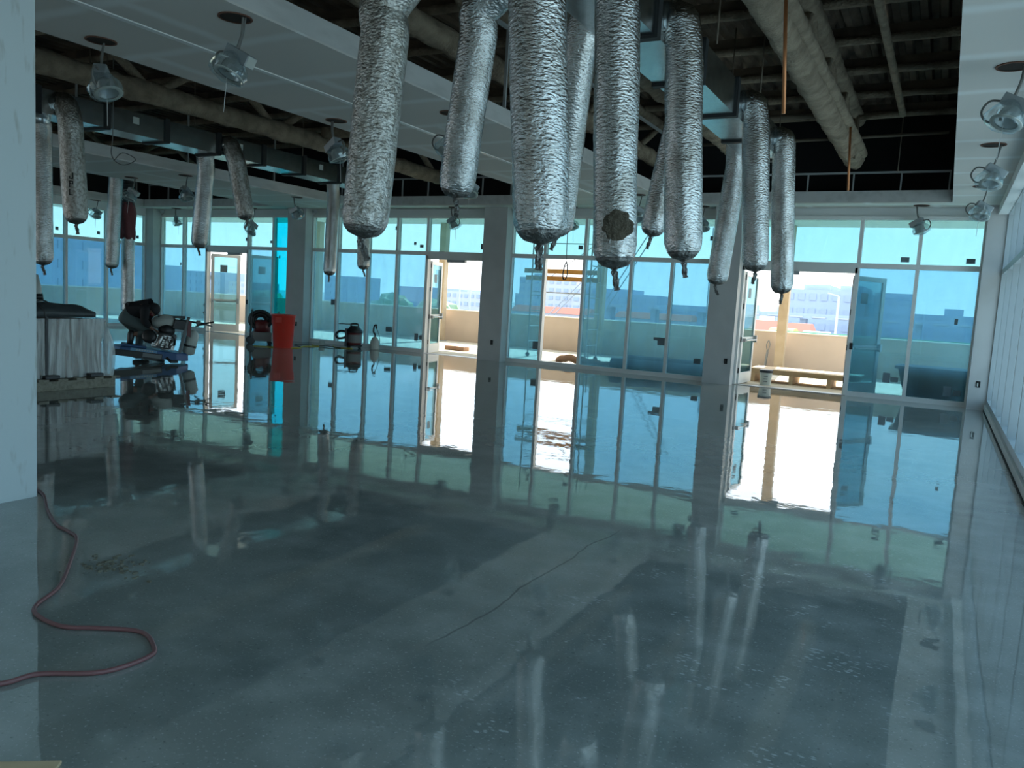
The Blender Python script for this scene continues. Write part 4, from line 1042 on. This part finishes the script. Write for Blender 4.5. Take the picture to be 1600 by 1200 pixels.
# clothing
shirt = [(-.46, .10, .97, .18), (-.34, .07, 1.02, .20, .205), (-.22, .03, 1.03, .185, .21), (-.16, .0, 1.02, .10), (-.25, -.14, .99, .105), (-.27, -.24, .80, .078), (-.16, -.21, .68, .055), (-.22, .20, .97, .105), (-.20, .30, .78, .078), (-.08, .25, .69, .055)]
skin_body('black_shirt', shirt, [(0, 1), (1, 2), (2, 3), (2, 4), (4, 5), (5, 6), (2, 7), (7, 8), (8, 9)], 'shirt', 1)
pants = [(-.44, .10, .97, .155, .18), (-.60, .12, .87, .175, .20), (-.58, .0, .83, .13), (-.40, -.04, .74, .115), (-.17, -.06, .63, .095), (-.20, -.05, .55, .08), (-.42, .0, .53, .062), (-.62, .24, .82, .13), (-.34, .46, .50, .09), (-.39, .55, .16, .065)]
skin_body('grey_trousers', pants, [(0, 1), (1, 2), (2, 3), (3, 4), (4, 5), (5, 6), (1, 7), (7, 8), (8, 9)], 'pants', 1)
# shoes
def shoe(c, d):
    c = Vector(c); d = Vector(d).normalized()
    mb = MB(); mb.sweep([c - d * .10, c - d * .04, c + d * .06, c + d * .15, c + d * .20], [.045, .065, .06, .055, .03], 14); return mb
child(shoe((-.50, .0, .50), (-.12, 0, -1)), 'shoe', 'blackp', pp, smooth=True); child(shoe((-.38, .57, .07), (1, .2, -.05)), 'shoe', 'blackp', pp, smooth=True)
# head, tipped face down to the right
HC = Vector((-.13, -.03, 1.00)); fa = Vector((.62, -.05, -.78)).normalized()   # direction the face looks
upv = Vector((.78, 0, .62)).normalized(); sdv = fa.cross(upv).normalized()
bm = bmesh.new(); bmesh.ops.create_icosphere(bm, subdivisions=4, radius=1)
for v in bm.verts:
    x, y, z = v.co  # x side, y forward, z up
    w = .088; dpt = .110; hgt = .130
    if z < 0: w *= 1 - .28 * (-z) ** 1.5
    px_, py_, pz_ = x * w, y * dpt, z * hgt
    if y > .5 and abs(x) < .22 and -.35 < z < .15: py_ += .022 * (1 - abs(x) / .22) * (1 - abs(z + .15) / .3 if abs(z + .15) < .3 else 0)   # nose
    if y > .6 and .05 < z < .28 and .25 < abs(x) < .6: py_ -= .010   # eye sockets
    if y > .6 and -.62 < z < -.45 and abs(x) < .35: py_ += .006      # lips
    v.co = sdv * px_ + fa * py_ + upv * pz_ + HC
mb = MB(); mb.bm.free(); mb.bm = bm; hd = child(mb, 'head', 'skin', pp, smooth=True)
for sgn in (-1, 1):
    child(MB().lathe([(.012, 0), (.020, .004), (.014, .010)], 12, HC + sdv * .084 * sgn - upv * .01, sdv * sgn), 'ear', 'skin', hd, smooth=True)
    child(MB().lathe([(.008, 0), (.010, .004), (.003, .008)], 12, HC + fa * .100 + sdv * .034 * sgn + upv * .018, fa), 'eye', 'blackp', hd, smooth=True)
child(MB().sweep([HC + fa * .103 - upv * .062 - sdv * .022, HC + fa * .110 - upv * .062, HC + fa * .103 - upv * .062 + sdv * .022], .005, 6), 'mouth', 'redd', hd)
mb = MB(); bm = bmesh.new(); bmesh.ops.create_icosphere(bm, subdivisions=4, radius=1)
for v in list(bm.verts):
    x, y, z = v.co
    v.co = HC + sdv * x * .106 + fa * (y * .126 - .006) + upv * (max(z, -.15 - .5 * max(0, -y)) * .148 + .008)
mb.bm.free(); mb.bm = bm; child(mb, 'cap', 'cap', pp, smooth=True)
child(MB().sweep([HC + fa * .09 + upv * .035, HC + fa * .13 + upv * .03, HC + fa * .17 + upv * .015], [.075, .07, .045], 16, None, True, .12), 'cap_brim', 'cap', pp, smooth=True)
child(MB().sweep([HC + fa * .05 - upv * .06 + sdv * q * .08 for q in (-1, -.3, .3, 1)], [.03, .045, .045, .03], 12), 'red_neck_scarf', 'redd', pp, smooth=True)
# hands: palm plus four fingers and a thumb
def hand(c, fwd, side, nm='hand'):
    c, fwd, side = Vector(c), Vector(fwd).normalized(), Vector(side).normalized(); dn_ = fwd.cross(side)
    mb = MB(); mb.sweep([c - fwd * .05, c - fwd * .01, c + fwd * .03, c + fwd * .045], [.026, .038, .040, .030], 12, None, True, .5)
    for i, L in enumerate((.066, .075, .070, .055)):
        o_ = c + fwd * .04 + side * (-.028 + .019 * i)
        mb.sweep([o_, o_ + fwd * L * .4 + dn_ * .006, o_ + fwd * L * .75 + dn_ * .022, o_ + fwd * L * .9 + dn_ * .042], [.0095, .009, .008, .006], 8)
    o_ = c - fwd * .005 - side * .034
    mb.sweep([o_, o_ - side * .022 + fwd * .02 + dn_ * .01, o_ - side * .028 + fwd * .05 + dn_ * .02], [.012, .010, .007], 8)
    child(mb, nm, 'skin', pp, smooth=True)
hand((-.06, -.185, .62), (.8, .1, -.5), (.1, -1, 0)); hand((.01, .21, .65), (.8, -.2, -.4), (.1, -1, 0))

# ------------------------------------------------------------------ red bin, hose cart, wet vac, sprayer, cords
t = thing('red_bin', 'tall round red plastic bin standing before the column left of the middle windows', 'bin', (-15.29, 15.62, 0))
child(MB().lathe([(.245, 0), (.25, .02), (.285, .62), (.30, .64), (.305, .82), (.325, .84), (.325, .87), (.305, .87), (.29, .80), (.24, .03), (.001, .03)], 40, caps=False), 'bin_body', 'red', t, smooth=True)
for a in (-1.2, 1.94):
    def TH(x, y, z, a=a): return (math.cos(a) * (x) - math.sin(a) * y, math.sin(a) * x + math.cos(a) * y, z)
    child(MB().box(.295, .335, -.08, .08, .66, .80, TH), 'handle', 'red', t, bevel=.012)
t = thing('hose_cart', 'wheeled vacuum cart with a thick coiled black hose, behind the red bin', 'hose cart', (-16.38, 15.80, 0), math.radians(50))
child(MB().box(-.16, .34, -.25, .25, .10, .34), 'cart_base', 'greyp', t, bevel=.02)
child(MB().lathe([(.20, .34), (.22, .36), (.22, .60), (.16, .66)], 24, (.1, 0, 0)), 'vacuum_drum', 'redd', t, smooth=True)
mb = MB()
for i in range(4): mb.box(-.17, -.15, -.2, .2, .13 + i * .05, .15 + i * .05)
child(mb, 'vent_slats', 'blackp', t)
mb = MB()
for i, (R0, y) in enumerate(((.27, -.16), (.19, -.13), (.22, -.08), (.13, -.06), (.29, -.03), (.24, .04), (.27, .11))):
    mb.sweep([(R0 * math.cos(q) + .05, y + .06 * math.sin(q * .5), .66 + R0 * .85 * math.sin(q)) for q in [2 * PI * k_ / 28 for k_ in range(29)]], .036, 10)
child(mb, 'coiled_hose', 'blackp', t, smooth=True)
child(MB().sweep(spline([(-.2, -.22, .12), (-.18, -.22, .7), (-.16, -.22, .92), (-.16, .22, .92), (-.18, .22, .7), (-.2, .22, .12)], 5), .014, 8), 'push_handle', 'blackp', t, smooth=True)
for x, y, r in ((-.2, -.27, .10), (-.2, .27, .10), (.3, -.2, .05), (.3, .2, .05)):
    child(MB().lathe([(r * .5, -.02), (r, -.015), (r, .015), (r * .5, .02)], 18, (x, y, r), (0, 1, 0)), 'wheel', 'blackp', t)
t = thing('wet_vacuum', 'red and grey canister wet vacuum with black lid and hose, before the middle windows', 'vacuum', (-14.5, 17.55, 0), math.radians(40))
child(MB().lathe([(.19, .09), (.205, .11), (.215, .42), (.20, .44)], 30), 'canister', 'redd', t, smooth=True)
child(MB().lathe([(.2155, .16), (.2165, .38)], 30, caps=False), 'canister_band', 'greyp', t, smooth=True)
child(MB().lathe([(.225, .43), (.235, .46), (.20, .53), (.14, .58), (.12, .62), (.02, .63)], 30), 'motor_lid', 'blackp', t, smooth=True)
child(MB().sweep(spline([(-.10, 0, .60), (-.08, 0, .68), (.08, 0, .68), (.10, 0, .60)], 5), .018, 8), 'lid_handle', 'blackp', t, smooth=True)
child(MB().box(-.44, .1, -.05, .05, .655, .68), 'floor_tool', 'blackp', t)
child(MB().sweep(spline([(-.2, 0, .45), (-.40, .02, .46), (-.50, .04, .36), (-.44, .03, .26), (-.28, -.02, .28), (-.2, -.08, .34)], 7), .032, 10), 'hose', 'blackp', t, smooth=True)
child(MB().box(-.26, -.20, -.2, .2, .05, .55), 'tool_rack', 'blackp', t)
for a in (.6, 2.2, 3.8, 5.4):
    child(MB().lathe([(.02, -.015), (.035, 0), (.02, .015)], 14, (.21 * math.cos(a), .21 * math.sin(a), .035), (0, 1, 0)), 'caster', 'blackp', t)
child(MB().lathe([(.21, .055), (.235, .06), (.235, .09), (.20, .10)], 30), 'base_ring', 'blackp', t)
t = thing('pump_sprayer', 'white jug sprayer with a black wand, right of the wet vacuum', 'sprayer', (-13.93, 17.75, 0), .3)
child(MB().lathe([(.12, 0), (.13, .02), (.125, .22), (.07, .33), (.035, .36)], 24), 'jug', 'whitep', t, smooth=True)
child(MB().sweep([(0, 0, .35), (0, 0, .46)], .02, 8), 'neck', 'blackp', t)
child(MB().sweep(spline([(.0, 0, .42), (-.05, 0, .50), (-.03, 0, .66), (.03, 0, .68), (.03, 0, .58)], 5), .024, 8), 'trigger_wand', 'blackp', t, smooth=True)
child(MB().sweep(spline([(.04, 0, .6), (.10, 0, .45), (.15, 0, .25), (.11, .02, .06)], 6), .007, 6), 'feed_hose', 'blackp', t, smooth=True)
t = thing('tape_roll', 'small pale roll standing on the floor between the red bin and wet vacuum', 'roll', (-15.5, 17.35, 0))
child(MB().lathe([(.07, 0), (.085, .0), (.085, .14), (.05, .14), (.05, .0)], 24, caps=False), 'roll_body', 'whitep', t, smooth=False)
tag(MB().sweep(spline([(-15.9, 15.2, .012), (-15.6, 15.25, .012), (-15.0, 15.8, .012), (-15.3, 16.4, .012), (-15.2, 16.9, .012), (-15.6, 17.1, .012), (-15.8, 17.3, .012)], 8), .012, 6).build('yellow_cord', 'yellow', smooth=True), 'yellow cord on the floor around the red bin', 'cord')
tag(MB().sweep(spline([(-15.3, 17.6, .012), (-15.0, 17.3, .012), (-14.8, 17.15, .012), (-14.6, 17.1, .012), (-14.3, 17.25, .012)], 8), .012, 6).build('yellow_cord', 'yellow', smooth=True), 'yellow cord on the floor in front of the wet vacuum', 'cord')
tag(MB().sweep(spline([(-16.0, 16.9, .011), (-15.8, 16.6, .011), (-15.4, 16.72, .035), (-15.25, 17.0, .02), (-14.9, 17.0, .030), (-14.5, 17.0, .011)], 8), .011, 6).build('black_cord', 'blackp', smooth=True), 'black cord looping on the floor between the red bin and wet vacuum', 'cord')

# ------------------------------------------------------------------ foreground: cord, plywood edge, crumbs
cp = [(-6.2, 3.45), (-5.68, 3.41), (-5.18, 3.16), (-4.84, 3.01), (-4.65, 2.97), (-4.48, 2.91), (-4.15, 2.66), (-3.84, 2.40), (-3.69, 2.19), (-3.55, 2.13), (-3.37, 2.13), (-3.25, 2.20), (-3.06, 2.29), (-2.89, 2.23), (-2.82, 2.15), (-2.85, 1.96), (-3.03, 1.81), (-3.07, 1.68), (-3.25, 1.45), (-3.6, 1.2)]
tag(MB().sweep(spline([(x, y, .0105) for x, y in cp], 8), .0105, 10).build('extension_cord', 'cord', smooth=True), 'red brown extension cord curving over the floor from the near left column', 'cord')
t = thing('plywood_offcut', 'pale board whose edge shows at the bottom left corner', 'board', (-2.62, 1.30, 0), math.radians(36))
child(MB().box(-.45, .30, -.30, .045, 0, .012), 'board_panel', 'plywood', t, bevel=.003)
rr = random.Random(5)
mb = MB()
for i in range(90):
    x = rr.gauss(-3.93, .10); y = rr.gauss(2.76, .07); s = rr.uniform(.003, .014)
    a = rr.uniform(0, 3)
    def TD(u, v, z, x=x, y=y, a=a): return (x + u * math.cos(a) - v * math.sin(a), y + u * math.sin(a) + v * math.cos(a), z)
    mb.box(-s, s, -s * .6, s * .6, 0, s * .7, TD)
o = tag(mb.build('floor_crumbs', pbr('dried_mud', (.16, .15, .11), .9)), 'scatter of dried mud crumbs on the floor right of the cord', 'crumbs'); o['kind'] = 'stuff'
